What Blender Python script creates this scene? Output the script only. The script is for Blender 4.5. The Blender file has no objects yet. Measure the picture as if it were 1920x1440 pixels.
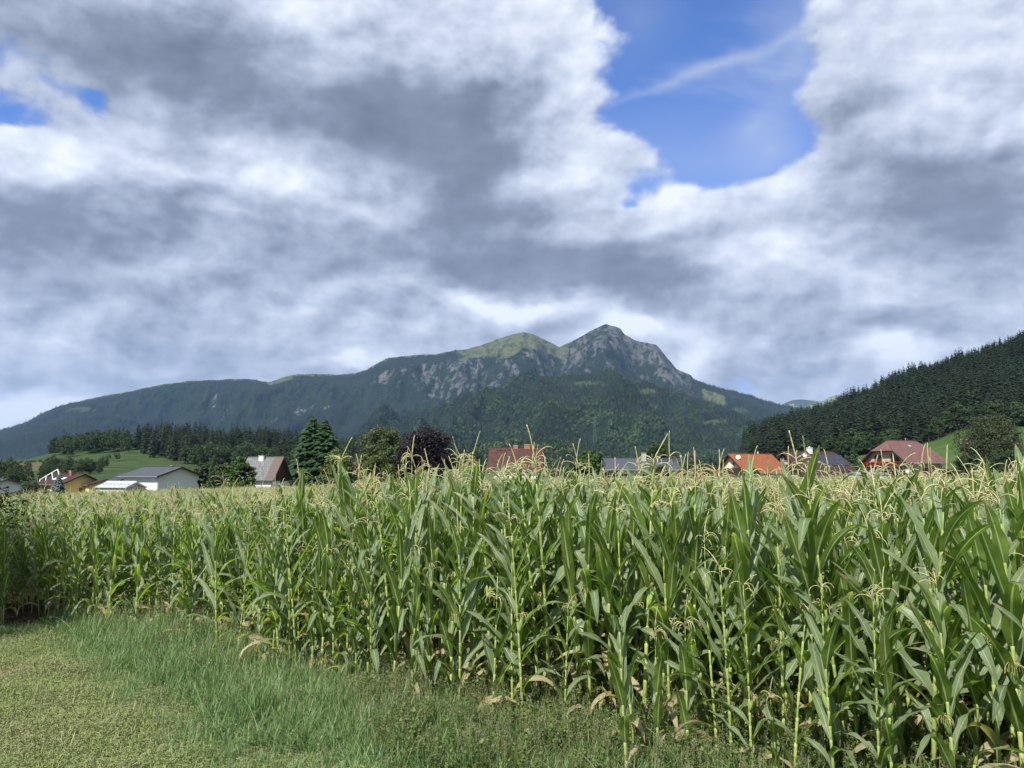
import bpy, math, random
import numpy as np
from mathutils import Vector, Matrix, Euler
R = math.radians
rnd = random.Random(7)
SC = bpy.context.scene
COL = SC.collection

# ------------------------------------------------------------------ camera
F = 1442.0                     # focal length in pixels of a 1920 px wide picture
PITCH = math.atan(170 / F)
CP, SP = math.cos(PITCH), math.sin(PITCH)
CAMZ = 2.6
cam_d = bpy.data.cameras.new('camera')
cam_d.sensor_width = 36.0
cam_d.lens = 36.0 * F / 1920
cam_d.clip_start = 0.1
cam_d.clip_end = 60000
cam = bpy.data.objects.new('camera', cam_d)
COL.objects.link(cam)
cam.location = (0, 0, CAMZ)
cam.rotation_euler = (R(90) + PITCH, 0, 0)
SC.camera = cam

def at(px, py, Y):
    """world point seen at photograph pixel (px, py) at forward distance Y (works on arrays)"""
    xc = (np.asarray(px, float) - 960) / F
    yc = (720 - np.asarray(py, float)) / F
    k = Y / (CP - yc * SP)
    return xc * k, np.zeros_like(k) + Y, CAMZ + (SP + yc * CP) * k

def ray(px, py):
    xc = (px - 960) / F; yc = (720 - py) / F
    return Vector((xc, CP - yc * SP, SP + yc * CP)).normalized()

# ------------------------------------------------------------------ node helpers
class G:
    """tiny expression layer over a node tree"""
    def __init__(s, nt): s.nt = nt
    def node(s, t, **kw):
        n = s.nt.nodes.new(t)
        for k, v in kw.items(): setattr(n, k, v)
        return n
    def put(s, sock, v):
        if isinstance(v, X): s.nt.links.new(v.o, sock)
        elif isinstance(v, bpy.types.NodeSocket): s.nt.links.new(v, sock)
        elif isinstance(v, (tuple, list, Vector)):
            v = tuple(v)
            n = len(sock.default_value)
            sock.default_value = (v + (1.0,))[:n] if len(v) < n else v[:n]
        else:
            try: sock.default_value = v
            except TypeError: sock.default_value = [v] * len(sock.default_value)
    def m(s, op, a, b=None, c=None, clamp=False):
        n = s.node('ShaderNodeMath', operation=op, use_clamp=clamp)
        s.put(n.inputs[0], a)
        if b is not None: s.put(n.inputs[1], b)
        if c is not None: s.put(n.inputs[2], c)
        return X(s, n.outputs[0])
    def vm(s, op, a, b=None, scale=None):
        n = s.node('ShaderNodeVectorMath', operation=op)
        s.put(n.inputs[0], a)
        if b is not None: s.put(n.inputs[1], b)
        if scale is not None: s.put(n.inputs['Scale'], scale)
        return X(s, n.outputs['Value'] if op in ('DOT_PRODUCT', 'LENGTH', 'DISTANCE') else n.outputs['Vector'])
    def ss(s, x, a, b, c=0.0, d=1.0):
        n = s.node('ShaderNodeMapRange', interpolation_type='SMOOTHSTEP')
        s.put(n.inputs[0], x); s.put(n.inputs[1], a); s.put(n.inputs[2], b); s.put(n.inputs[3], c); s.put(n.inputs[4], d)
        return X(s, n.outputs[0])
    def noise(s, vec, scale, detail=4, rough=0.5, dist=0.0, color=False, lac=2.0):
        n = s.node('ShaderNodeTexNoise')
        s.put(n.inputs['Vector'], vec)
        n.inputs['Scale'].default_value = scale; n.inputs['Detail'].default_value = detail
        n.inputs['Roughness'].default_value = rough; n.inputs['Distortion'].default_value = dist
        n.inputs['Lacunarity'].default_value = lac
        return X(s, n.outputs['Color'] if color else n.outputs[0])
    def mix(s, f, a, b):
        n = s.node('ShaderNodeMix', data_type='RGBA')
        s.put(n.inputs[0], f); s.put(n.inputs[6], a); s.put(n.inputs[7], b)
        return X(s, n.outputs[2])
    def ramp(s, f, stops):
        n = s.node('ShaderNodeValToRGB')
        s.put(n.inputs[0], f)
        e = n.color_ramp.elements
        while len(e) < len(stops): e.new(0.5)
        for k, (p, c) in enumerate(stops):
            e[k].position = p; e[k].color = tuple(c) + (1,)
        return X(s, n.outputs[0])
    def sep(s, v):
        n = s.node('ShaderNodeSeparateXYZ'); s.put(n.inputs[0], v)
        return [X(s, o) for o in n.outputs]
    def comb(s, x, y, z):
        n = s.node('ShaderNodeCombineXYZ')
        for k, v in enumerate((x, y, z)): s.put(n.inputs[k], v)
        return X(s, n.outputs[0])
class X:
    def __init__(s, g, o): s.g = g; s.o = o
    def __add__(s, b): return s.g.m('ADD', s, b)
    __radd__ = __add__
    def __mul__(s, b): return s.g.m('MULTIPLY', s, b)
    __rmul__ = __mul__
    def __sub__(s, b): return s.g.m('SUBTRACT', s, b)
    def __rsub__(s, a): return s.g.m('SUBTRACT', a, s)
    def __truediv__(s, b): return s.g.m('DIVIDE', s, b)

# ------------------------------------------------------------------ sun and sky
SUN = Vector((-0.52, -0.85, 0)).normalized() * math.cos(R(48)) + Vector((0, 0, math.sin(R(48))))
sl = bpy.data.lights.new('sun', 'SUN')
sl.energy = 5.0; sl.angle = R(0.5); sl.color = (1.0, 0.955, 0.87)
so = bpy.data.objects.new('sun', sl); COL.objects.link(so)
so.rotation_euler = (-SUN).to_track_quat('-Z', 'Y').to_euler()

SC.view_settings.view_transform = 'Standard'
SC.view_settings.look = 'None'
SC.view_settings.exposure = 0.80
SC.view_settings.gamma = 1.0
SC.view_settings.use_curve_mapping = False
SC.render.engine = 'CYCLES'
cy = SC.cycles
cy.max_bounces = 6; cy.diffuse_bounces = 3; cy.glossy_bounces = 2; cy.transmission_bounces = 4
cy.transparent_max_bounces = 6; cy.volume_bounces = 0
cy.use_denoising = True
cy.sample_clamp_indirect = 6.0
cy.caustics_reflective = False; cy.caustics_refractive = False

world = bpy.data.worlds.new('World'); SC.world = world
world.use_nodes = True
def build_sky():
    nt = world.node_tree; nt.nodes.clear(); g = G(nt)
    sky = g.node('ShaderNodeTexSky', sky_type='NISHITA')
    sky.sun_disc = False
    sky.sun_elevation = R(48); sky.sun_rotation = math.atan2(SUN.x, SUN.y)
    sky.air_density = 0.9; sky.dust_density = 0.25; sky.ozone_density = 2.5; sky.altitude = 700
    d = X(g, g.node('ShaderNodeTexCoord').outputs['Generated'])
    x, y, z = g.sep(d)
    zz = g.m('MAXIMUM', z, 0.0) + 0.40
    P = g.comb(x / zz, y / zz, 0.0)                      # the cloud deck seen from below
    # softly distorted direction, so that the large forms get ragged outlines
    w = g.vm('SUBTRACT', g.noise(P, 2.6, 5, 0.55, color=True), (0.5, 0.5, 0.5))
    wd = g.vm('ADD', d, g.vm('SCALE', w, scale=0.13))
    Pw = g.vm('ADD', P, g.vm('SCALE', g.vm('SUBTRACT', g.noise(P, 2.3, 1, 0.5, color=True), (0.5, 0.5, 0.5)), scale=0.2))
    def blob(px, py, rx, ry, rot=0.0):
        c = ray(px, py)
        r = (Vector((1, 0, 0)) - c * c.x).normalized(); u = r.cross(c)
        ca, sa = math.cos(R(rot)), math.sin(R(rot))
        r2 = r * ca + u * sa; u2 = u * ca - r * sa
        mp = g.node('ShaderNodeMapping', vector_type='TEXTURE')
        g.put(mp.inputs[0], wd)
        mp.inputs['Location'].default_value = c
        mp.inputs['Rotation'].default_value = Matrix((r2, u2, r2.cross(u2))).transposed().to_euler()
        mp.inputs['Scale'].default_value = (rx * 2.1 / F, ry * 2.1 / F, 1.0)
        gr = g.node('ShaderNodeTexGradient', gradient_type='QUADRATIC_SPHERE')
        nt.links.new(mp.outputs[0], gr.inputs[0])
        return X(g, gr.outputs[1]) * 1.35
    # where the deck opens (negative) or is certainly closed (positive)
    cover = None
    for (px, py, rx, ry, rot, k) in COVER:
        t = blob(px, py, rx, ry, rot) * k
        cover = t if cover is None else cover + t
    tone = None
    for (px, py, rx, ry, rot, k) in TONE:
        t = blob(px, py, rx, ry, rot) * k
        tone = t if tone is None else tone + t
    Q = g.vm('MULTIPLY', g.vm('ADD', d, g.vm('SCALE', w, scale=0.05)), (1, 1, 1.5))
    L = (-0.010, 0.0, 0.020)                                               # a small step towards the lit upper edges
    n1 = g.noise(Pw, 2.2, 5, 0.5)
    n2 = g.noise(g.vm('ADD', Pw, (-0.05, -0.09, 0.0)), 2.2, 4, 0.5)        # the same deck a step nearer: relief
    n3 = g.noise(Q, 6.0, 7, 0.50)                                          # billows seen from the side
    n4 = g.noise(g.vm('ADD', Q, L), 6.0, 5, 0.50)
    def puff(vec, sc, det):
        v = g.node('ShaderNodeTexVoronoi', feature='F1'); g.put(v.inputs['Vector'], vec)
        v.inputs['Scale'].default_value = sc; v.inputs['Detail'].default_value = det; v.inputs['Roughness'].default_value = 0.55
        v.normalize = True
        return X(g, v.outputs['Distance'])
    Qp = g.vm('ADD', Q, g.vm('SCALE', g.vm('SUBTRACT', g.noise(Q, 16.0, 3, 0.6, color=True), (0.5, 0.5, 0.5)), scale=0.045))
    b1 = puff(Qp, 6.0, 3.0)
    pf = (0.40 - b1)
    dens = (n1 - 0.5) * 1.2 + (n3 - 0.5) * 2.5 + pf * 0.6 + 0.88 + cover * 0.85 + g.ss(z, 0.12, 0.3, 0.15, 0.0)
    alpha = g.ss(dens, 0.46, 0.78)
    thin = g.ss(dens, 0.60, 1.1)                                        # 0 at ragged thin edges, 1 deep inside
    relief = (n1 - n2) * 0.9 + (n3 - n4) * 2.4
    soft = g.ss(tone, -0.5, 0.05, 0.55, 1.0)                              # flat grey bases, crisp bright tops
    t = 0.545 + (relief + (n1 - 0.5) * -0.6 + pf * 0.70 + (n3 - 0.5) * 0.6) * soft + tone * 1.0 + thin * -0.07 + g.ss(z, 0.0, 0.35, 0.06, 0.0)
    t = g.m('SMOOTH_MAX', t, 0.13 + (n3 - 0.5) * 0.55 + (n3 - n4) * 0.8 + pf * 0.25, 0.12)
    t = g.m('MINIMUM', g.m('MAXIMUM', t, 0.0), 1.0)
    cloud = g.ramp(t, [(0.0, (0.100, 0.115, 0.155)), (0.22, (0.150, 0.173, 0.232)), (0.45, (0.255, 0.288, 0.368)), (0.7, (0.385, 0.422, 0.505)), (1.0, (0.565, 0.595, 0.655))])
    cloud = g.vm('SCALE', cloud, scale=10.0)
    skyc = g.vm('MULTIPLY', X(g, sky.outputs[0]), (0.62, 0.84, 1.27))
    # thin veil wisps in the blue
    wisp = g.ss(g.noise(g.vm('MULTIPLY', Pw, (1.0, 2.6, 1.0)), 2.2, 5, 0.6), 0.52, 0.85) * 0.5
    wisp = wisp + blob(1330, 130, 170, 10, 19) * 0.34 + blob(1400, 250, 60, 30, 40) * 0.2 + blob(1500, 90, 70, 90, 0) * 0.35 + blob(1180, 40, 60, 60, 0) * 0.12 + blob(1440, 300, 60, 60, 0) * 0.25 + blob(1300, 330, 260, 110, 0) * 0.2
    skyc = g.mix(wisp, skyc, (3.7, 4.1, 5.0))
    col = g.mix(alpha, skyc, cloud)
    # whiter towards the horizon
    hz = g.ss(z, 0.0, 0.17, 0.35, 0.0)
    col = g.mix(hz, col, (4.7, 5.1, 5.8))
    bg = g.node('ShaderNodeBackground'); bg.inputs['Strength'].default_value = 0.1
    g.put(bg.inputs['Color'], col)
    out = g.node('ShaderNodeOutputWorld'); nt.links.new(bg.outputs[0], out.inputs[0])
# px, py, rx, ry, rotation, amount
COVER = [(1150, 10, 80, 110, 0, -0.6), (1585, 230, 50, 90, 0, 0.3), (1325, 110, 165, 250, 14, -1.15), (1430, 60, 130, 150, 30, -0.55), (1320, 290, 110, 80, 0, -0.45), (1420, 290, 90, 60, 0, -0.4), (1172, 385, 44, 30, 0, -0.6),
         (190, 178, 80, 38, -35, -0.50), (462, 275, 46, 38, 0, -0.55), (25, 240, 50, 20, 0, -0.26), (905, 185, 90, 90, 0, 0.3), (1275, 560, 120, 60, 0, 0.2), (1725, 500, 50, 40, 60, -0.5), (700, 200, 500, 260, 0, 0.35), (1750, 300, 240, 400, 0, 0.3), (900, 480, 900, 150, 0, 0.3),
         (60, 600, 500, 200, 0, 0.25), (1080, 180, 90, 200, 0, 0.3), (300, 60, 260, 80, 0, 0.25), (1560, 110, 70, 70, 0, 0.30), (1340, 400, 200, 55, 0, 0.3), (60, 420, 200, 100, 0, 0.25)]
TONE = [(760, 225, 240, 115, -22, -0.56), (850, 310, 130, 70, -40, -0.2), (330, 130, 240, 70, -18, -0.27), (60, 60, 260, 70, 0, -0.1), (80, 425, 150, 75, 0, -0.38), (60, 540, 160, 40, 0, -0.15),
        (900, 480, 300, 60, -10, -0.32), (1080, 500, 150, 60, 0, -0.22), (640, 520, 260, 50, -10, -0.15), (1830, 400, 120, 110, 70, -0.42), (1720, 330, 60, 80, 0, -0.1), (1480, 590, 260, 40, -8, -0.16), (600, 690, 340, 20, 0, -0.2), (300, 640, 320, 60, -6, -0.12),
        (600, 60, 120, 110, 60, 0.25), (900, 90, 160, 130, 0, 0.15), (1090, 130, 70, 150, 0, 0.28), (1030, 350, 110, 34, 0, 0.34), (560, 350, 160, 36, -12, 0.25), (380, 340, 110, 30, 0, 0.15), (100, 330, 130, 42, -15, 0.16), (230, 260, 90, 60, 0, 0.15),
        (60, 180, 90, 60, 0, 0.12), (900, 560, 100, 26, -20, 0.55), (1000, 590, 160, 22, 0, 0.4), (1200, 610, 110, 22, 0, 0.35), (1250, 390, 90, 50, 0, 0.36), (1440, 360, 130, 36, 0, 0.14), (1580, 90, 90, 60, 0, 0.12), (1750, 190, 60, 80, 60, 0.3),
        (1660, 665, 36, 44, 0, 0.55), (1740, 560, 170, 40, -12, 0.35), (60, 760, 200, 24, 0, 0.55), (120, 650, 120, 24, 0, 0.25), (640, 690, 90, 14, 0, 0.5), (1290, 690, 60, 34, 60, 0.35), (1250, 60, 100, 60, 0, 0.1), (1850, 60, 150, 90, 0, 0.12), (1480, 460, 300, 60, 0, 0.06)]
build_sky()
# ------------------------------------------------------------------ numeric noise
def _hash(ix, iy, seed):
    n = (ix.astype(np.int64) * 374761393 + iy.astype(np.int64) * 668265263 + seed * 1442695041) & 0x7fffffff
    n = ((n ^ (n >> 13)) * 1274126177) & 0x7fffffff
    n = (n ^ (n >> 16)) & 0x7fffffff
    return n / float(0x7fffffff)
def vnoise(x, y, seed=0):
    x = np.asarray(x, float); y = np.asarray(y, float)
    ix = np.floor(x); iy = np.floor(y); fx = x - ix; fy = y - iy
    fx = fx * fx * fx * (fx * (fx * 6 - 15) + 10); fy = fy * fy * fy * (fy * (fy * 6 - 15) + 10)
    a = _hash(ix, iy, seed); b = _hash(ix + 1, iy, seed); c = _hash(ix, iy + 1, seed); d = _hash(ix + 1, iy + 1, seed)
    return (a * (1 - fx) + b * fx) * (1 - fy) + (c * (1 - fx) + d * fx) * fy
def fbm(x, y, o=4, seed=0, gain=0.5):
    s = 0; a = 1; t = 0
    for k in range(o):
        s = s + a * vnoise(x * 2 ** k + 17.3 * k, y * 2 ** k - 9.1 * k, seed + k); t += a; a *= gain
    return s / t
def ridged(x, y, o=4, seed=0, gain=0.5):
    s = 0; a = 1; t = 0
    for k in range(o):
        s = s + a * (1 - np.abs(2 * vnoise(x * 2 ** k + 5.3 * k, y * 2 ** k - 3.1 * k, seed + k) - 1)); t += a; a *= gain
    return s / t
def sstep(x, a, b):
    t = np.clip((x - a) / (b - a), 0, 1); return t * t * (3 - 2 * t)

# ------------------------------------------------------------------ object helpers
def tag(o, label=None, cat=None, group=None, kind=None):
    if label: o['label'] = label
    if cat: o['category'] = cat
    if group: o['group'] = group
    if kind: o['kind'] = kind
    return o
def np_mesh(name, V, faces, mat=None, smooth=False, uv=None, attrs=None, mats=None, mi=None):
    """V (n,3); faces: list of lists, or an (m,k) array"""
    me = bpy.data.meshes.new(name)
    V = np.asarray(V, np.float32)
    me.vertices.add(len(V)); me.vertices.foreach_set('co', V.ravel())
    if isinstance(faces, np.ndarray):
        m, k = faces.shape
        loops = faces.ravel().astype(np.int32); starts = np.arange(m, dtype=np.int32) * k
    else:
        m = len(faces); loops = np.array([i for f in faces for i in f], np.int32)
        starts = np.cumsum([0] + [len(f) for f in faces[:-1]]).astype(np.int32) if m else np.zeros(0, np.int32)
    me.loops.add(len(loops)); me.loops.foreach_set('vertex_index', loops)
    me.polygons.add(m); me.polygons.foreach_set('loop_start', starts)
    me.polygons.foreach_set('use_smooth', np.full(m, bool(smooth)))
    if mi is not None: me.polygons.foreach_set('material_index', np.asarray(mi, np.int32))
    if uv is not None:
        l = me.uv_layers.new(name='UVMap'); l.data.foreach_set('uv', np.asarray(uv, np.float32)[loops].ravel())
    for an, av in (attrs or {}).items():
        at_ = me.attributes.new(an, 'FLOAT', 'POINT'); at_.data.foreach_set('value', np.asarray(av, np.float32))
    me.update(calc_edges=True)
    for mm in (mats or ([mat] if mat else [])): me.materials.append(mm)
    return me
def link(name, me, parent=None, loc=None):
    o = bpy.data.objects.new(name, me); COL.objects.link(o)
    if parent is not None: o.parent = parent
    if loc is not None: o.location = loc
    return o
def empty(name, loc=(0, 0, 0), rz=0.0):
    o = bpy.data.objects.new(name, None); COL.objects.link(o)
    o.location = loc; o.rotation_euler = (0, 0, rz); o.empty_display_size = 0.2
    return o
def children(o, allobs): return [c for c in allobs if c.parent == o]
class MB:
    """collects geometry for one mesh"""
    def __init__(s): s.v = []; s.f = []; s.uv = []; s.mi = []; s.at = []; s.n = 0
    def add(s, V, Fc, uv=None, mi=0, a=0.0):
        V = np.asarray(V, float).reshape(-1, 3)
        s.v.append(V); s.f.extend([[i + s.n for i in f] for f in Fc])
        s.uv.append(np.asarray(uv, float) if uv is not None else np.zeros((len(V), 2)))
        s.mi.extend([mi] * len(Fc)); s.at.append(np.zeros(len(V)) + a); s.n += len(V)
    def box(s, x0, x1, y0, y1, z0, z1, M=None, mi=0):
        V = np.array([(x, y, z) for z in (z0, z1) for y in (y0, y1) for x in (x0, x1)], float)
        if M is not None: V = np.array([tuple(M @ Vector(v)) for v in V])
        s.add(V, [(0, 2, 3, 1), (4, 5, 7, 6), (0, 1, 5, 4), (2, 6, 7, 3), (0, 4, 6, 2), (1, 3, 7, 5)], mi=mi)
    def poly(s, pts, Fc, mi=0): s.add(pts, Fc, mi=mi)
    def tube(s, P, rad, k=6, mi=0, a=0.0, cap=True):
        P = [Vector(p) for p in P]; n = len(P)
        if not hasattr(rad, '__len__'): rad = [rad] * n
        V = []; up = Vector((0.13, 0.27, 0.95))
        for i, p in enumerate(P):
            t = (P[min(i + 1, n - 1)] - P[max(i - 1, 0)]).normalized()
            if abs(t.dot(up)) > 0.97: up = Vector((0.9, 0.1, 0.1)).normalized()
            u = t.cross(up).normalized(); w = t.cross(u); 
            for j in range(k):
                an = 2 * math.pi * j / k
                V.append(tuple(p + (u * math.cos(an) + w * math.sin(an)) * rad[i]))
        Fc = [(i * k + j, i * k + (j + 1) % k, (i + 1) * k + (j + 1) % k, (i + 1) * k + j) for i in range(n - 1) for j in range(k)]
        if cap: Fc += [tuple(range(k))[::-1], tuple((n - 1) * k + j for j in range(k))]
        s.add(V, Fc, mi=mi, a=a)
    def mesh(s, name, mats, smooth=False):
        V = np.concatenate(s.v); uv = np.concatenate(s.uv)
        return np_mesh(name, V, s.f, mats=mats if isinstance(mats, list) else [mats], mi=s.mi, uv=uv, smooth=smooth, attrs={'tone': np.concatenate(s.at)})
    def obj(s, name, mats, parent=None, smooth=False, loc=None):
        return link(name, s.mesh(name, mats, smooth), parent, loc)

# ------------------------------------------------------------------ materials
def new_mat(name):
    m = bpy.data.materials.new(name); m.use_nodes = True
    nt = m.node_tree; nt.nodes.clear(); g = G(nt)
    out = g.node('ShaderNodeOutputMaterial')
    return m, g, out
def pbr(g, out, col, rough=0.7, spec=0.3, bump=None, bump_d=0.02, bump_s=1.0, metal=0.0):
    b = g.node('ShaderNodeBsdfPrincipled')
    g.put(b.inputs['Base Color'], col); g.put(b.inputs['Roughness'], rough)
    g.put(b.inputs['Specular IOR Level'], spec); g.put(b.inputs['Metallic'], metal)
    if bump is not None:
        bn = g.node('ShaderNodeBump'); g.put(bn.inputs['Height'], bump); g.put(bn.inputs['Distance'], bump_d); g.put(bn.inputs['Strength'], bump_s)
        g.nt.links.new(bn.outputs[0], b.inputs['Normal'])
    g.nt.links.new(b.outputs[0], out.inputs[0])
    return b
def objc(g): return X(g, g.node('ShaderNodeTexCoord').outputs['Object'])
def pos(g): return X(g, g.node('ShaderNodeNewGeometry').outputs['Position'])
def attr(g, n): return X(g, g.node('ShaderNodeAttribute', attribute_name=n).outputs['Fac'])
def orand(g): return X(g, g.node('ShaderNodeObjectInfo').outputs['Random'])

def simple_mat(name, c, rough=0.8, spec=0.25, var=0.12, scale=3.0, metal=0.0):
    m, g, out = new_mat(name)
    n = g.noise(objc(g), scale, 6, 0.6); n2 = g.noise(objc(g), scale * 9, 4, 0.6)
    f = (n - 0.5) * (var * 2.6) + (n2 - 0.5) * (var * 1.4) + 1.0
    pbr(g, out, g.vm('SCALE', c, scale=f), rough, spec, bump=n2, bump_d=0.01, metal=metal)
    return m

# foliage: leaf-sized faces, light passes through a little
def foliage_mat(name, dark, light, trans=(0.10, 0.16, 0.03), tf=0.25, scale=0.5, rough=0.55, per_tree=0.35, relief_shade=None):
    m, g, out = new_mat(name)
    r = orand(g); n = g.noise(objc(g), scale, 3, 0.6); t = attr(g, 'tone')
    c = g.mix(g.m('ADD', (n - 0.5) * 1.3 + 0.3, t * 0.5, clamp=True), dark, light)
    c = g.vm('SCALE', c, scale=(r - 0.5) * (2 * per_tree) + 1.0)
    if relief_shade:      # sunlit and shaded folds of the slopes, painted into the colour as noise
        wp = pos(g); s1 = g.noise(wp, relief_shade, 5, 0.6, 0.6); s2 = g.noise(wp, relief_shade * 4.5, 4, 0.6)
        c = g.vm('SCALE', c, scale=g.ss(s1 * 0.6 + s2 * 0.4, 0.38, 0.60, 0.5, 1.5)); c = g.mix(g.ss(s2, 0.52, 0.66, 0.0, 0.45), c, light)
    b = g.node('ShaderNodeBsdfPrincipled'); g.put(b.inputs['Base Color'], c); b.inputs['Roughness'].default_value = rough
    b.inputs['Specular IOR Level'].default_value = 0.25
    tr = g.node('ShaderNodeBsdfTranslucent'); g.put(tr.inputs[0], g.vm('SCALE', c, scale=1.4))
    mx = g.node('ShaderNodeMixShader'); mx.inputs[0].default_value = tf
    g.nt.links.new(b.outputs[0], mx.inputs[1]); g.nt.links.new(tr.outputs[0], mx.inputs[2]); g.nt.links.new(mx.outputs[0], out.inputs[0])
    return m

# ------------------------------------------------------------------ scatter one uncountable mass (grass, far woods, the deep of the field)
def scatter(name, P, variants, scale, rz, tilt=None, seed=3, label=None, hz=None):
    P = np.asarray(P, float); n = len(P)
    me = bpy.data.meshes.new(name)
    me.vertices.add(n); me.vertices.foreach_set('co', P.astype(np.float32).ravel())
    sc = np.zeros((n, 3)) + np.asarray(scale).reshape(n, -1)
    if hz is not None: sc[:, 2] *= hz
    a = me.attributes.new('sc', 'FLOAT_VECTOR', 'POINT'); a.data.foreach_set('vector', sc.astype(np.float32).ravel())
    ro = np.zeros((n, 3)); ro[:, 2] = rz
    if tilt is not None: ro[:, 0] = tilt[:, 0]; ro[:, 1] = tilt[:, 1]
    a = me.attributes.new('ro', 'FLOAT_VECTOR', 'POINT'); a.data.foreach_set('vector', ro.astype(np.float32).ravel())
    rs = np.random.RandomState(seed)
    a = me.attributes.new('ix', 'INT', 'POINT'); a.data.foreach_set('value', rs.randint(0, len(variants), n).astype(np.int32))
    o = link(name, me)
    ng = bpy.data.node_groups.new('scatter', 'GeometryNodeTree')
    ng.interface.new_socket('Geometry', in_out='INPUT', socket_type='NodeSocketGeometry')
    ng.interface.new_socket('Geometry', in_out='OUTPUT', socket_type='NodeSocketGeometry')
    N = ng.nodes; L = ng.links
    gi = N.new('NodeGroupInput'); go = N.new('NodeGroupOutput'); ip = N.new('GeometryNodeInstanceOnPoints')
    jn = N.new('GeometryNodeJoinGeometry')
    for v in variants:
        oi = N.new('GeometryNodeObjectInfo'); oi.inputs['Object'].default_value = v; oi.inputs['As Instance'].default_value = True
        L.new(oi.outputs['Geometry'], jn.inputs[0])
    def na(nm, ty):
        q = N.new('GeometryNodeInputNamedAttribute'); q.data_type = ty; q.inputs['Name'].default_value = nm; return q.outputs[0]
    L.new(gi.outputs[0], ip.inputs['Points']); L.new(jn.outputs[0], ip.inputs['Instance'])
    ip.inputs['Pick Instance'].default_value = True
    L.new(na('ix', 'INT'), ip.inputs['Instance Index'])
    er = N.new('FunctionNodeEulerToRotation'); L.new(na('ro', 'FLOAT_VECTOR'), er.inputs[0])
    L.new(er.outputs[0], ip.inputs['Rotation'])
    L.new(na('sc', 'FLOAT_VECTOR'), ip.inputs['Scale']); L.new(ip.outputs[0], go.inputs[0])
    md = o.modifiers.new('scatter', 'NODES'); md.node_group = ng
    o['kind'] = 'stuff'
    if label: o['label'] = label
    return o
def source(name, me):
    """an object used only as the source of instances; never linked to the scene"""
    return bpy.data.objects.new(name, me)

# ------------------------------------------------------------------ ground
def ground_z(x, y):
    x = np.asarray(x, float); y = np.asarray(y, float)
    r = sstep(y, 9, 60)
    z = -0.036 * np.maximum(0, -(x + 4)) * sstep(y, 12, 40) * (y < 400)
    z = z * 1.0 + 0.020 * np.maximum(0, x - 8) * sstep(y, 30, 110)
    z = np.clip(z, -5.5, 3.0)
    z = z + (fbm(x / 26, y / 26, 3, 5) - 0.5) * 0.5 * r
    far = sstep(y, 260, 900) + sstep(np.abs(x), 400, 1500)
    z = z - 30 * np.clip(far, 0, 1)
    return z
MOWN = [(-60, 13.2), (-7.9, 13.3), (-6.6, 12.0), (-5.05, 10.2), (-3.9, 8.9), (-2.97, 7.75), (-1.2, 6.85), (0.0, 6.1), (2.0, 4.6), (6, 1.0), (10, -3)]
EDGE = [(-60, 13.9), (-9, 13.8), (-7.1, 13.3), (-5.5, 12.4), (-3.9, 11.1), (-2.4, 9.7), (-0.8, 8.15), (0.6, 7.05), (1.75, 6.2), (3.2, 5.35), (4.5, 4.7), (6.0, 3.9), (9, 2.4), (14, 1)]
def line_y(L, x): return np.interp(x, [p[0] for p in L], [p[1] for p in L])
def micro(x, y):
    near = sstep(-np.hypot(x, y - 4), -40, -25)
    return ((fbm(x * 2.2, y * 2.2, 4, 11) - 0.5) * 0.09 + (fbm(x * 9, y * 9, 3, 12) - 0.5) * 0.035) * near

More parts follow.
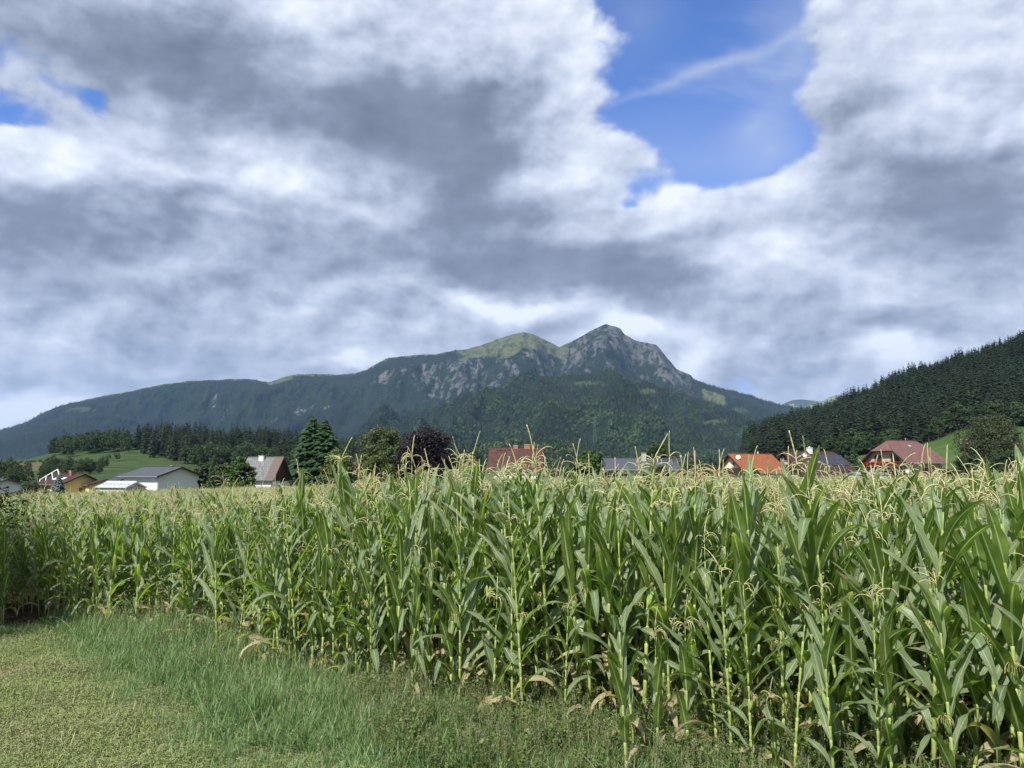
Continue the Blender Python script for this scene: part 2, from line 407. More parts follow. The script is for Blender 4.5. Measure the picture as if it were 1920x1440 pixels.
def build_ground():
    def axis(lo, hi, near_lo, near_hi, step, n):
        a = np.arange(near_lo, near_hi, step)
        r = np.geomspace(1, hi - near_hi + 1, n) - 1 + near_hi
        l = near_lo - (np.geomspace(1, near_lo - lo + 1, n) - 1)[::-1]
        return np.unique(np.round(np.concatenate([l, a, r]), 4))
    xs = axis(-13000, 13000, -11, 7, 0.07, 90); ys = axis(-2500, 17000, 4.5, 16, 0.07, 110)
    Xg, Yg = np.meshgrid(xs, ys)
    Z = ground_z(Xg, Yg) + micro(Xg, Yg)
    V = np.stack([Xg.ravel(), Yg.ravel(), Z.ravel()], 1)
    ny, nx = Xg.shape
    i = np.arange(ny - 1)[:, None] * nx + np.arange(nx - 1)[None, :]
    Fc = np.stack([i, i + 1, i + nx + 1, i + nx], -1).reshape(-1, 4)
    mown = sstep(line_y(MOWN, Xg) - Yg + (fbm(Xg * 1.3, Yg * 1.3, 3, 21) - 0.5) * 1.2, -0.3, 0.3) * (Yg < 40)
    soil = (Yg > line_y(EDGE, Xg)) * (Yg < 112)
    soil = np.maximum(soil, sstep(-Xg, 6.8, 8.0) * sstep(Yg, 12.9, 13.5) * (Yg < 20))
    m, g, out = new_mat('ground_meadow')
    p = pos(g); a = attr(g, 'mown'); s = attr(g, 'soil')
    n1 = g.noise(p, 1.2, 5, 0.6); n2 = g.noise(p, 14, 6, 0.65); n3 = g.noise(g.vm('MULTIPLY', p, (1, 2.3, 1)), 60, 4, 0.6); n4 = g.noise(p, 0.02, 4, 0.5)
    grass = g.mix(g.ss(n2, 0.35, 0.65), (0.045, 0.075, 0.02), (0.085, 0.125, 0.035))
    grass = g.mix(g.ss(n4, 0.4, 0.6, 0, 0.5), grass, (0.10, 0.125, 0.035))
    thatch = g.ramp(n3 * 0.6 + n2 * 0.4, [(0.32, (0.07, 0.072, 0.034)), (0.45, (0.16, 0.165, 0.07)), (0.56, (0.24, 0.25, 0.11)), (0.7, (0.33, 0.31, 0.16))])
    thatch = g.mix(g.ss(n1, 0.45, 0.62, 0, 0.6), thatch, (0.13, 0.17, 0.06))
    earth = g.mix(n2, (0.045, 0.034, 0.022), (0.12, 0.09, 0.06))
    c = g.mix(a, grass, thatch); c = g.mix(s, c, earth)
    pbr(g, out, c, 0.95, 0.1, bump=n3 + n2, bump_d=0.03)
    me = np_mesh('ground', V, Fc, m, smooth=True, attrs={'mown': mown.ravel(), 'soil': soil.ravel().astype(float)})
    tag(link('ground', me), kind='structure')
build_ground()

# ------------------------------------------------------------------ hills and mountains
def pchip(t, T, Zs):
    """monotone cubic through knots T for arrays Zs (k, n) at rows t"""
    T = np.asarray(T, float); h = np.diff(T)[:, None]; dl = np.diff(Zs, axis=0) / h
    m = np.zeros_like(Zs)
    for k in range(1, len(T) - 1):
        a, b = dl[k - 1], dl[k]
        m[k] = np.where(a * b > 0, 2 * a * b / np.where(np.abs(a + b) < 1e-9, 1e-9, a + b), 0)
    m[0] = dl[0]; m[-1] = dl[-1]
    out = []
    for q in t:
        k = min(max(np.searchsorted(T, q) - 1, 0), len(T) - 2); hh = T[k + 1] - T[k]; u = (q - T[k]) / hh
        out.append((2 * u**3 - 3 * u**2 + 1) * Zs[k] + (u**3 - 2 * u**2 + u) * hh * m[k] + (-2 * u**3 + 3 * u**2) * Zs[k + 1] + (u**3 - u**2) * hh * m[k + 1])
    return np.array(out)
class Terrain:
    """a hill: rows run away from the viewer, columns follow the bearing; every knot row gives heights along the hill"""
    def __init__(s, knots, px0, px1, ncol, rows, relief, warp=None):
        s.px = np.linspace(px0, px1, ncol); s.rows = rows
        T = [k[0] for k in knots]; Zs = []
        for d, c in knots:
            if callable(c): Zs.append(c(s.px)); continue
            py = np.interp(s.px, [q[0] for q in c], [q[1] for q in c])
            Zs.append(at(s.px, py, d)[2])
        Zs = np.array(Zs)
        Z = pchip(rows, T, Zs)
        PX = np.tile(s.px, (len(rows), 1)); Y = np.tile(np.asarray(rows)[:, None], (1, ncol))
        Xw = (PX - 960) / F * Y / 0.99
        if warp is not None:
            Y = Y + warp(Xw, Y)
        s.PX = PX; s.X = Xw; s.Y = Y
        s.Z = Z + relief(s, Xw, Y, Z)
    def pyof(s):
        # picture row of every vertex
        k = s.Y * CP + (s.Z - CAMZ) * SP
        return 720 - F * (-s.Y * SP + (s.Z - CAMZ) * CP) / k
    def build(s, name, mat, attrs):
        V = np.stack([s.X.ravel(), s.Y.ravel(), s.Z.ravel()], 1); ny, nx = s.X.shape
        i = np.arange(ny - 1)[:, None] * nx + np.arange(nx - 1)[None, :]
        Fc = np.stack([i, i + 1, i + nx + 1, i + nx], -1).reshape(-1, 4)
        me = np_mesh(name, V, Fc, mat, smooth=True, attrs={k: v.ravel() for k, v in attrs.items()})
        return tag(link(name, me), kind='structure')
    def sample(s, n, weight, seed, r0=0, r1=None):
        """random points on the surface, density by weight per cell"""
        rs = np.random.RandomState(seed)
        r1 = r1 or s.X.shape[0] - 1
        area = (s.X[:-1, 1:] - s.X[:-1, :-1]) * (s.Y[1:, :-1] - s.Y[:-1, :-1])
        w = np.abs(area) * np.clip(weight[:-1, :-1], 0, None); w[:r0] = 0; w[r1:] = 0
        p = (w / w.sum()).ravel(); idx = rs.choice(len(p), n, p=p)
        iy, ix = np.divmod(idx, w.shape[1]); u = rs.rand(n); v = rs.rand(n)
        def bl(A): return (A[iy, ix] * (1 - u) + A[iy, ix + 1] * u) * (1 - v) + (A[iy + 1, ix] * (1 - u) + A[iy + 1, ix + 1] * u) * v
        return np.stack([bl(s.X), bl(s.Y), bl(s.Z)], 1), bl(s.PX)
def mountain_mat(name, forest_d, forest_l, rock=(0.30, 0.29, 0.28), meadow=(0.16, 0.19, 0.075), scale=1.0):
    m, g, out = new_mat(name)
    p = pos(g); r = attr(g, 'rock'); me = attr(g, 'meadow'); cl = attr(g, 'clear')
    n1 = g.noise(p, 0.004 * scale, 5, 0.6); n2 = g.noise(p, 0.03 * scale, 6, 0.65)
    ns = g.noise(g.vm('MULTIPLY', p, (1, 0.35, 0.35)), 0.016 * scale, 6, 0.65)
    f = g.mix(g.ss(n1 * 0.55 + n2 * 0.45, 0.4, 0.62), forest_d, forest_l)
    rk = g.mix(g.ss(ns, 0.35, 0.68), tuple(v * 0.55 for v in rock), tuple(v * 1.15 for v in rock))
    md = g.mix(g.ss(n2, 0.42, 0.6), tuple(v * 0.72 for v in meadow), tuple(v * 1.12 for v in meadow)); md = g.mix(g.ss(g.noise(g.vm('MULTIPLY', p, (1, .5, 1)), 0.016 * scale, 6, 0.65), 0.52, 0.58, 0.0, 0.75), md, forest_l)
    c = g.mix(g.ss(me + (n2 - 0.5) * 0.9, 0.4, 0.6), f, md)
    c = g.mix(g.ss(cl + (n2 - 0.5) * 0.7, 0.45, 0.6), c, (0.045, 0.06, 0.027))
    n5 = g.noise(p, 0.012 * scale, 8, 0.7)
    c = g.mix(g.ss(r * 0.58 + (ns - 0.5) * 1.1 + (n2 - 0.5) * 2.4 + (n5 - 0.5) * 2.2, 0.43, 0.55) * g.ss(r, 0.03, 0.16), c, rk)
    pbr(g, out, c, 0.95, 0.05, bump=ns + n2, bump_d=14 / scale, bump_s=0.6)
    return m

# --- crude trees for slopes kilometres away
def cone_tree(seed, tiers=4, k=7, h=1.0, rr=0.19, mat=None, name='far_spruce'):
    r = random.Random(seed); b = MB()
    for t in range(tiers):
        z0 = h * (0.04 + 0.8 * t / tiers); z1 = min(h, z0 + h * (0.5 if t < tiers - 1 else 0.36)); ra = rr * (1 - 0.8 * t / tiers)
        V = [(0, 0, z1)]
        for j in range(k * 2):
            q = ra * (1.0 if j % 2 else 0.55) * r.uniform(0.8, 1.15); an = math.pi * j / k + t
            V.append((q * math.cos(an), q * math.sin(an), z0 - (0.04 if j % 2 else -0.03)))
        b.add(V, [(0, 1 + j, 1 + (j + 1) % (2 * k)) for j in range(2 * k)], a=r.random() * 0.5)
    return source(name, b.mesh(name, mat))
def lump_tree(seed, n=70, mat=None, name='far_broadleaf', h=1.0, rx=0.36):
    r = random.Random(seed); b = MB()
    for i in range(n):
        th = r.uniform(0, 2 * math.pi); ph = math.acos(r.uniform(-0.75, 1)); q = r.uniform(0.72, 1.0)
        c = Vector((rx * q * math.sin(ph) * math.cos(th), rx * q * math.sin(ph) * math.sin(th), h * 0.56 + h * 0.44 * q * math.cos(ph)))
        s = r.uniform(0.09, 0.16) * h
        nrm = (c - Vector((0, 0, h * .5))).normalized() + Vector((r.gauss(0, .4), r.gauss(0, .4), r.gauss(0, .4)))
        u = nrm.orthogonal().normalized(); w = nrm.normalized().cross(u)
        k = 5; V = [tuple(c + (u * math.cos(2 * math.pi * j / k) + w * math.sin(2 * math.pi * j / k)) * s * r.uniform(0.7, 1.2)) for j in range(k)]
        b.add(V, [tuple(range(k))], a=r.random())
    return source(name, b.mesh(name, mat))

M_FAR = foliage_mat('far_spruce_needles', (0.007, 0.014, 0.009), (0.017, 0.028, 0.014), tf=0.0, scale=0.7, per_tree=0.55, relief_shade=0.0022)
M_MID = foliage_mat('slope_spruce_needles', (0.005, 0.011, 0.006), (0.015, 0.027, 0.010), tf=0.0, scale=0.7, per_tree=0.5, relief_shade=0.0035)
M_BRD = foliage_mat('slope_broadleaf_leaves', (0.019, 0.037, 0.012), (0.045, 0.075, 0.022), tf=0.1, scale=1.5, per_tree=0.4, relief_shade=0.006)
SPR_FAR = [cone_tree(k, 3, 5, 1.0, 0.17, M_FAR) for k in range(4)]
SPR_MID = [cone_tree(k + 10, 5, 6, 1.0, 0.16, M_MID) for k in range(5)]
BRD_FAR = [lump_tree(k, 46, M_BRD) for k in range(4)]

MASSIF = [(-900, 905), (-500, 880), (-300, 862), (0, 812), (60, 790), (110, 764), (160, 750), (230, 737), (300, 722), (360, 714), (410, 712), (450, 710), (480, 712), (508, 717), (540, 706), (560, 702), (620, 703), (665, 701), (690, 693), (706, 683), (728, 672), (780, 667), (820, 664), (870, 656), (898, 649), (930, 637), (960, 627), (982, 622), (1000, 626), (1022, 637), (1048, 650), (1064, 644), (1090, 631), (1115, 617), (1138, 608), (1150, 612), (1164, 616), (1171, 627), (1195, 639), (1230, 647), (1242, 660), (1256, 676), (1268, 692), (1294, 702), (1302, 713), (1350, 729), (1400, 742), (1432, 753), (1470, 762), (1520, 768), (1600, 778), (1800, 800), (2300, 830)]
def crest_z(c, d):
    xs = [q[0] for q in c]; ys = [q[1] for q in c]
    return lambda px: at(px, np.interp(px, xs, ys), d)[2]
def build_massif():
    cz = crest_z(MASSIF, 7500)
    rows = np.concatenate([np.linspace(4700, 6900, 110, endpoint=False), np.linspace(6900, 7500, 60, endpoint=False), np.linspace(7500, 7700, 9, endpoint=False), np.linspace(7700, 9000, 10)])
    kn = [(4700, lambda p: cz(p) * 0.0 - 40), (5300, lambda p: cz(p) * 0.16), (6000, lambda p: cz(p) * 0.36), (6600, lambda p: cz(p) * 0.56 + 15 * np.sin(p / 40)), (7000, lambda p: cz(p) * 0.76), (7300, lambda p: cz(p) * 0.93), (7500, cz), (7800, lambda p: cz(p) * 0.82), (9000, lambda p: cz(p) * 0.3)]
    def relief(s, x, y, z):
        w = sstep(y, 4800, 5800) * (1 - 0.97 * sstep(y, 7150, 7480))
        a = ridged(x / 620 + 0.3 * fbm(x / 300, y / 500, 3, 3), y / 2600, 4, 31, 0.5) - 0.62
        b = fbm(x / 240, y / 330, 5, 8, 0.55) - 0.5
        c = ridged(x / 110 + fbm(x / 90, y / 90, 2, 9), y / 420, 3, 12) - 0.6
        hi = sstep(z, 250, 900)
        q = w * (a * 560 + b * 190 + c * (34 + 100 * hi))
        # the spur from the main summit and the bowl under the saddle
        spur = np.exp(-((s.PX - (1128 - (7500 - y) * 0.03)) / 34) ** 2) * 150 * sstep(y, 5600, 6900) * (1 - sstep(y, 7200, 7480))
        spur += np.exp(-((s.PX - (985 - (7500 - y) * 0.02)) / 30) ** 2) * 90 * sstep(y, 5900, 6900) * (1 - sstep(y, 7200, 7480))
        bowl = -np.exp(-((s.PX - 1052) / 30) ** 2) * 110 * sstep(y, 6300, 6900) * (1 - sstep(y, 7250, 7480))
        crest = (fbm(x / 60, y / 60, 3, 77) - 0.5) * 16 * sstep(y, 7200, 7500)
        return q + spur + bowl + crest
    t = Terrain(kn, -900, 2300, 1300, rows, relief)
    ca = (cz(t.px) - CAMZ) / 7500
    lim = CAMZ + t.Y * ca[None, :] * (1 - 0.012 - 0.12 * np.clip((7500 - t.Y) / 1000, 0, 1) ** 0.7 - 0.2 * np.clip((6800 - t.Y) / 1500, 0, 1))
    soft = np.where(t.Y < 7480, np.minimum(t.Z, lim + 40 * np.tanh(np.maximum(t.Z - lim, 0) / 300)), t.Z); t.Z = soft
    py = t.pyof(); cpy = np.interp(t.PX, [q[0] for q in MASSIF], [q[1] for q in MASSIF]); dep = py - cpy
    sn = ridged(t.X / 70, t.Y / 200, 5, 44) ; sb = fbm(t.X / 420, t.Y / 500, 4, 45); sc = fbm(t.X / 45, t.Y / 130, 3, 46)
    PXa = t.PX
    # cliffs: upper right summit all rock, broken outcrops along the wall, two scars on the left ridge
    summit = sstep(PXa, 1040, 1075) * (1 - sstep(PXa, 1250, 1275)) * (1 - sstep(dep, 30, 56) * (1 - 0.0)) 
    summit = summit * (0.75 + 0.5 * sstep(PXa, 1120, 1150))
    wall = sstep(PXa, 690, 760) * (1 - sstep(PXa, 1290, 1310)) * sstep(dep, 8, 24) * (1 - sstep(py, 725 , 790))
    wall_m = wall * sstep(sn * 0.45 + sb * 0.6 + sc * 0.35, 0.735, 0.90)
    foot = sstep(PXa, 1255, 1268) * (1 - sstep(PXa, 1296, 1304)) * (1 - sstep(dep, 12, 26)) * 0.8
    scar = 0
    for (a, b, rx, ry, k) in [(562, 772, 15, 13, 1.0), (598, 764, 20, 7, 0.9), (516, 790, 9, 6, 0.9), (520, 806, 6, 12, 0.8), (418, 770, 18, 18, 0.75), (385, 768, 22, 14, 0.5), (404, 748, 9, 9, 0.7), (718, 712, 12, 12, 0.9), (790, 714, 20, 14, 0.9), (812, 735, 26, 14, 0.8), (858, 722, 24, 22, 0.85), (880, 745, 36, 12, 0.6), (870, 690, 30, 14, 0.6), (946, 676, 12, 14, 0.8), (930, 700, 40, 10, 0.6), (1040, 684, 36, 12, 0.9), (1075, 672, 26, 14, 0.9), (990, 655, 16, 14, 0.7), (1000, 668, 30, 8, 0.6), (1290, 744, 10, 14, 0.8)]:
        scar = np.maximum(scar, k * np.exp(-((PXa - a) / rx) ** 2 - ((py - b) / ry) ** 2))
    scar_m = scar * (0.25 + 1.1 * sstep(sn * 0.5 + sc * 0.6, 0.50, 0.72))
    rock = np.clip(summit * (0.35 + sn * 0.9) + wall_m * 0.8 + scar_m + foot, 0, 1)
    # alpine pasture on the domes
    mead = sstep(PXa, 820, 900) * (1 - sstep(PXa, 1058, 1075)) * (1 - sstep(dep + (sb - 0.5) * 46 + np.abs(PXa - 965) * 0.02, 16, 34))
    mead = np.maximum(mead, 0.42 * sstep(PXa, 1060, 1090) * (1 - sstep(PXa, 1110, 1170)) * (1 - sstep(dep, 8, 22)))
    mead = np.maximum(mead, 0.75 * sstep(PXa, 470, 520) * (1 - sstep(PXa, 545, 560)) * (1 - sstep(dep, 4, 13)))
    mead = np.maximum(mead, 0.6 * sstep(PXa, 120, 160) * (1 - sstep(PXa, 820, 900)) * (1 - sstep(dep, 2, 6 )))
    mead = np.maximum(mead, 0.75 * sstep(PXa, 1300, 1325) * (1 - sstep(PXa, 1350, 1370)) * sstep(dep, 6, 14) * (1 - sstep(dep, 26, 40)))
    clear = 0
    for (a, b, rx, ry, k) in [(160, 768, 50, 8, 0.75), (90, 830, 60, 6, 0.6), (230, 780, 50, 20, 0.55), (1380, 770, 40, 14, 0.7), (1330, 715, 30, 12, 0.7), (1440, 780, 40, 8, 0.6)]:
        clear = np.maximum(clear, k * np.exp(-((PXa - a) / rx) ** 2 - ((py - b) / ry) ** 2))
    m = mountain_mat('massif_slopes', (0.007, 0.0135, 0.008), (0.015, 0.025, 0.012), rock=(0.082, 0.082, 0.082), meadow=(0.078, 0.088, 0.043), scale=1.0)
    t.build('mountain', m, {'rock': rock, 'meadow': mead, 'clear': clear * 0.9})
    w = (1 - sstep(rock, 0.25, 0.5)) * (1 - sstep(mead, 0.25, 0.5)) * (1 - 0.8 * sstep(clear, 0.3, 0.6)) * ((t.PX > -60) & (t.PX < 1700)) * sstep(t.Y, 5100, 5300)
    w = w * (0.35 + sstep(sb, 0.4, 0.6)) * (1 - 0.85 * sstep(t.PX, 880, 930) * (1 - sstep(t.PX, 1240, 1290)) * (1 - sstep(dep, 20, 60)))
    P, px = t.sample(75000, w, 5, r1=172)
    rs = np.random.RandomState(1)
    scatter('mountain_forest', P, SPR_FAR, rs.uniform(14, 25, len(P)), rs.uniform(0, 6.28, len(P)), label='dark spruce forest covering the slopes of the twin peaked mountain')
    return t
MID = [(400, 905), (520, 885), (600, 850), (640, 826), (680, 806), (720, 790), (760, 772), (790, 765), (830, 757), (870, 746), (900, 738), (950, 721), (1000, 707), (1040, 700), (1080, 696), (1120, 697), (1160, 702), (1200, 707), (1225, 714), (1260, 727), (1300, 743), (1340, 760), (1390, 780), (1420, 800), (1450, 830), (1500, 860), (1560, 895)]
def build_mid():
    cz = crest_z([(a, b + 7) for a, b in MID], 4600)
    rows = np.concatenate([np.linspace(2500, 4600, 170, endpoint=False), np.linspace(4600, 5400, 14)])
    kn = [(2500, lambda p: cz(p) * 0 - 40), (3000, lambda p: cz(p) * 0.20), (3600, lambda p: cz(p) * 0.46), (4200, lambda p: cz(p) * 0.80), (4600, cz), (5400, lambda p: cz(p) * 0.6 - 60)]
    def relief(s, x, y, z):
        w = sstep(y, 2600, 3100) * (1 - 0.96 * sstep(y, 4250, 4590))
        a = ridged(x / 430 + 0.35 * fbm(x / 260, y / 400, 3, 13), y / 1500, 4, 61) - 0.62
        b = fbm(x / 140, y / 180, 5, 18, 0.55) - 0.5
        return w * (a * 430 + b * 150)
    t = Terrain(kn, 380, 1600, 620, rows, relief)
    py = t.pyof(); n = fbm(t.X / 160, t.Y / 120, 4, 71); n2 = ridged(t.X / 300, t.Y / 90, 3, 72)
    clear = 0
    for (a, b, rx, ry, k) in [(1100, 720, 70, 9, 0.8), (1210, 735, 40, 10, 0.7), (1340, 792, 26, 8, 0.9), (1060, 745, 60, 8, 0.5), (770, 775, 40, 5, 0.7), (680, 806, 30, 4, 0.6)]:
        clear = np.maximum(clear, k * np.exp(-((t.PX - a) / rx) ** 2 - ((py - b) / ry) ** 2))
    clear = np.clip(clear * (0.4 + n) + 0.55 * sstep(n2, 0.86, 0.95), 0, 1)
    m = mountain_mat('wooded_hill_floor', (0.007, 0.0135, 0.006), (0.017, 0.030, 0.011), scale=2.0)
    t.build('hill', m, {'rock': 0 * n, 'meadow': 0 * n, 'clear': clear})
    w = (0.25 + sstep(n, 0.35, 0.6)) * (1 - 0.9 * sstep(clear, 0.35, 0.6)) * ((t.PX > 560) & (t.PX < 1480)) * sstep(t.Y, 2700, 2900)
    P, px = t.sample(62000, w, 6, r1=176)
    rs = np.random.RandomState(2)
    brd = (fbm(P[:, 0] / 170, P[:, 1] / 130, 3, 91) > 0.56) | (rs.rand(len(P)) < 0.1)
    scatter('hill_forest', P[~brd], SPR_MID, rs.uniform(14, 25, (~brd).sum()), rs.uniform(0, 6.28, (~brd).sum()), label='spruce forest on the rounded hill below the mountain')
    scatter('hill_woods', P[brd], BRD_FAR, rs.uniform(11, 18, brd.sum()), rs.uniform(0, 6.28, brd.sum()), label='paler broadleaf woods between the spruces of the rounded hill')
LOWH = [(300, 885), (420, 870), (520, 862), (600, 856), (700, 852), (780, 858), (830, 868), (850, 862), (900, 842), (950, 832), (1000, 828), (1040, 824), (1075, 830), (1110, 845), (1150, 860), (1200, 874), (1300, 880), (1380, 884), (1500, 890)]
def build_low():
    d = 2100
    cz = crest_z([(a, b + 9) for a, b in LOWH], d)
    rows = np.concatenate([np.linspace(1150, d, 90, endpoint=False), np.linspace(d, 2600, 12)])
    kn = [(1150, lambda p: cz(p) * 0 - 12), (1500, lambda p: cz(p) * 0.32), (1850, lambda p: cz(p) * 0.74), (d, cz), (2600, lambda p: cz(p) * 0.5 - 30)]
    def relief(s, x, y, z):
        w = sstep(y, 1250, 1500) * (1 - 0.9 * sstep(y, 1950, 2100))
        return w * ((ridged(x / 230, y / 600, 3, 81) - 0.6) * 60 + (fbm(x / 60, y / 70, 4, 82) - 0.5) * 22)
    t = Terrain(kn, 280, 1520, 420, rows, relief)
    n = fbm(t.X / 70, t.Y / 60, 3, 83); py = t.pyof()
    clear = 0
    for (a, b, rx, ry, k) in [(870, 862, 16, 7, 0.9), (1105, 846, 20, 7, 0.6), (960, 840, 30, 5, 0.6), (910, 858, 30, 4, 0.7)]:
        clear = np.maximum(clear, k * np.exp(-((t.PX - a) / rx) ** 2 - ((py - b) / ry) ** 2))
    m = mountain_mat('foothill_floor', (0.02, 0.034, 0.015), (0.04, 0.06, 0.022), scale=4.0)
    t.build('hill', m, {'rock': 0 * n, 'meadow': 0 * n, 'clear': clear})
    w = (0.3 + sstep(n, 0.3, 0.6)) * (1 - 0.9 * sstep(clear, 0.4, 0.6)) * ((t.PX > 420) & (t.PX < 1450))
    P, px = t.sample(15000, w, 7, r1=95)
    rs = np.random.RandomState(3)
    brd = (fbm(P[:, 0] / 90, P[:, 1] / 90, 3, 92) > 0.52) | (rs.rand(len(P)) < 0.12)
    scatter('foothill_forest', P[~brd], SPR_MID, rs.uniform(13, 23, (~brd).sum()), rs.uniform(0, 6.28, (~brd).sum()), label='spruce wood on the low foothill behind the village')
    scatter('foothill_woods', P[brd], BRD_FAR, rs.uniform(11, 18, brd.sum()), rs.uniform(0, 6.28, brd.sum()), label='pale green broadleaf wood on the low foothill behind the village')
    return t
def build_distant():
    c = [(1200, 800), (1380, 790), (1440, 772), (1470, 755), (1485, 750), (1500, 749), (1520, 751), (1538, 753), (1552, 745), (1566, 741), (1582, 742), (1600, 747), (1640, 765), (1700, 790), (1800, 820)]
    cz = crest_z(c, 13500)
    rows = np.linspace(11000, 14500, 40)
    kn = [(11000, lambda p: cz(p) * 0.1), (12200, lambda p: cz(p) * 0.5), (13500, cz), (14500, lambda p: cz(p) * 0.7)]
    t = Terrain(kn, 1200, 1800, 140, rows, lambda s, x, y, z: (ridged(x / 700, y / 1200, 3, 95) - 0.6) * 160 * (1 - sstep(y, 12900, 13400)))
    n = fbm(t.X / 300, t.Y / 400, 3, 96)
    m = mountain_mat('distant_slopes', (0.03, 0.045, 0.03), (0.05, 0.07, 0.035), scale=0.5)
    t.build('distant_mountains', m, {'rock': 0.6 * sstep(n, 0.5, 0.7) * (t.PX > 1535), 'meadow': 0.6 * sstep(n, 0.3, 0.5), 'clear': 0 * n})
build_massif(); build_mid(); T_LOW = build_low(); build_distant()

# ------------------------------------------------------------------ the air
def build_haze():
    b = MB(); b.box(-13600, 13600, -2900, 17600, -70, 1900)
    m, g, out = new_mat('air')
    v = g.node('ShaderNodeVolumePrincipled')
    v.inputs['Color'].default_value = (0.36, 0.60, 1.0, 1); v.inputs['Density'].default_value = HAZE
    v.inputs['Anisotropy'].default_value = 0.2
    g.nt.links.new(v.outputs[0], out.inputs['Volume'])
    o = b.obj('haze', m); o['kind'] = 'stuff'
HAZE = 2.8e-5
build_haze()
# ------------------------------------------------------------------ trees
M_BARK = simple_mat('bark', (0.075, 0.06, 0.048), 0.95, 0.1, 0.3, 4)
M_BARKP = simple_mat('pine_bark', (0.11, 0.075, 0.05), 0.95, 0.1, 0.3, 4)
M_SPR = foliage_mat('spruce_needles', (0.009, 0.019, 0.010), (0.023, 0.040, 0.015), tf=0.05, scale=0.35, per_tree=0.6)
M_BROAD = foliage_mat('broadleaf_leaves', (0.022, 0.042, 0.014), (0.044, 0.076, 0.024), tf=0.2, scale=0.5, per_tree=0.35)

def spruce_crown(seed, H, rr, tiers, k, seg=2, bare=0.12, dens=1.0, shape=0.85, droop=0.35, mat=None, twin=False, wf=1.0):
    """whorls of drooping boughs, each a narrow serrated frond"""
    r = random.Random(seed); b = MB()
    def one(cx, cy, z0, H, rr, tiers, k, a0=0):
        for t in range(tiers):
            f = t / (tiers - 1); zt = z0 + (H - z0) * (bare + (1 - bare) * f); dz = (H - z0) / tiers
            L = rr * ((1 - f) ** shape) * r.uniform(0.8, 1.12) + 0.02 * H
            kk = max(4, int(k * (0.55 + 0.45 * (1 - f))))
            for j in range(kk):
                if r.random() < 0.08: continue
                an = 2 * math.pi * (j + r.uniform(-0.3, 0.3)) / kk + t * 0.7; z = zt + dz * r.uniform(-0.6, 0.6) * (f < .97)
                l = L * r.uniform(0.7, 1.15); dx, dy = math.cos(an), math.sin(an); px, py = -dy, dx
                wv = (l * r.uniform(0.22, 0.34) + 0.06 * rr) * wf; tn = r.random(); dr = droop * r.uniform(0.7, 2.0)
                V = []; 
                for q in range(seg + 1):
                    u = q / seg; zz = z - dr * l * u * u + 0.10 * l * u * (1 if q < seg else 1.4)
                    ww = wv * (0.35 + 0.9 * math.sin(math.pi * min(1, u * 0.85 + 0.12))) * (1 if q < seg else 0.12)
                    V += [(cx + dx * l * u + px * ww, cy + dy * l * u + py * ww, zz - 0.25 * ww), (cx + dx * l * u, cy + dy * l * u, zz + 0.06 * l), (cx + dx * l * u - px * ww, cy + dy * l * u - py * ww, zz - 0.25 * ww)]
                Fc = []
                for q in range(seg):
                    o = q * 3; Fc += [(o, o + 1, o + 4, o + 3), (o + 1, o + 2, o + 5, o + 4)]
                # hanging twigs under the bough
                e = len(V); um = r.uniform(0.4, 0.8); zq = z - droop * l * um * um
                V += [(cx + dx * l * (um - .2), cy + dy * l * (um - .2), zq), (cx + dx * l * (um + .2), cy + dy * l * (um + .2), zq - 0.05 * l), (cx + dx * l * um, cy + dy * l * um, zq - wv * 0.9)]
                Fc.append((e, e + 1, e + 2))
                b.add(V, Fc, a=tn * 0.7)
        b.add([(cx - .03 * rr, cy, H * .96), (cx + .03 * rr, cy, H * .96), (cx, cy, H * 1.03)], [(0, 1, 2)], a=.5)
    if twin:
        one(-rr * 0.17, 0.1, 0, H, rr * 0.92, tiers, k); one(rr * 0.27, -0.3, 0, H * 0.965, rr * 0.9, tiers, k)
        for q in range(8): pass
    else: one(0, 0, 0, H, rr, tiers, k)
    return b.mesh('crown', mat or M_SPR)
def trunk_mesh(seed, H, r0, limbs=0, spread=0, mat=None, top=0.95):
    r = random.Random(seed); b = MB()
    n = 6; P = [(r.gauss(0, .01) * H * (i > 0), r.gauss(0, .01) * H * (i > 0), H * top * i / n) for i in range(n + 1)]
    b.tube(P, [r0 * (1.15 - 0.95 * i / n) for i in range(n + 1)], 7)
    for i in range(limbs):
        f = r.uniform(0.22, 0.8); an = r.uniform(0, 6.28); z = H * f * top; l = spread * r.uniform(0.5, 0.95) * (1.1 - 0.6 * f)
        Q = [(math.cos(an) * l * u, math.sin(an) * l * u, z + l * (0.75 * u - 0.15 * u * u)) for u in (0, .35, .7, 1)]
        b.tube(Q, [r0 * 0.42 * (1 - f * .5), r0 * .3 * (1 - f * .5), r0 * .18, r0 * .06], 5)
    return b.mesh('trunk', mat or M_BARK)
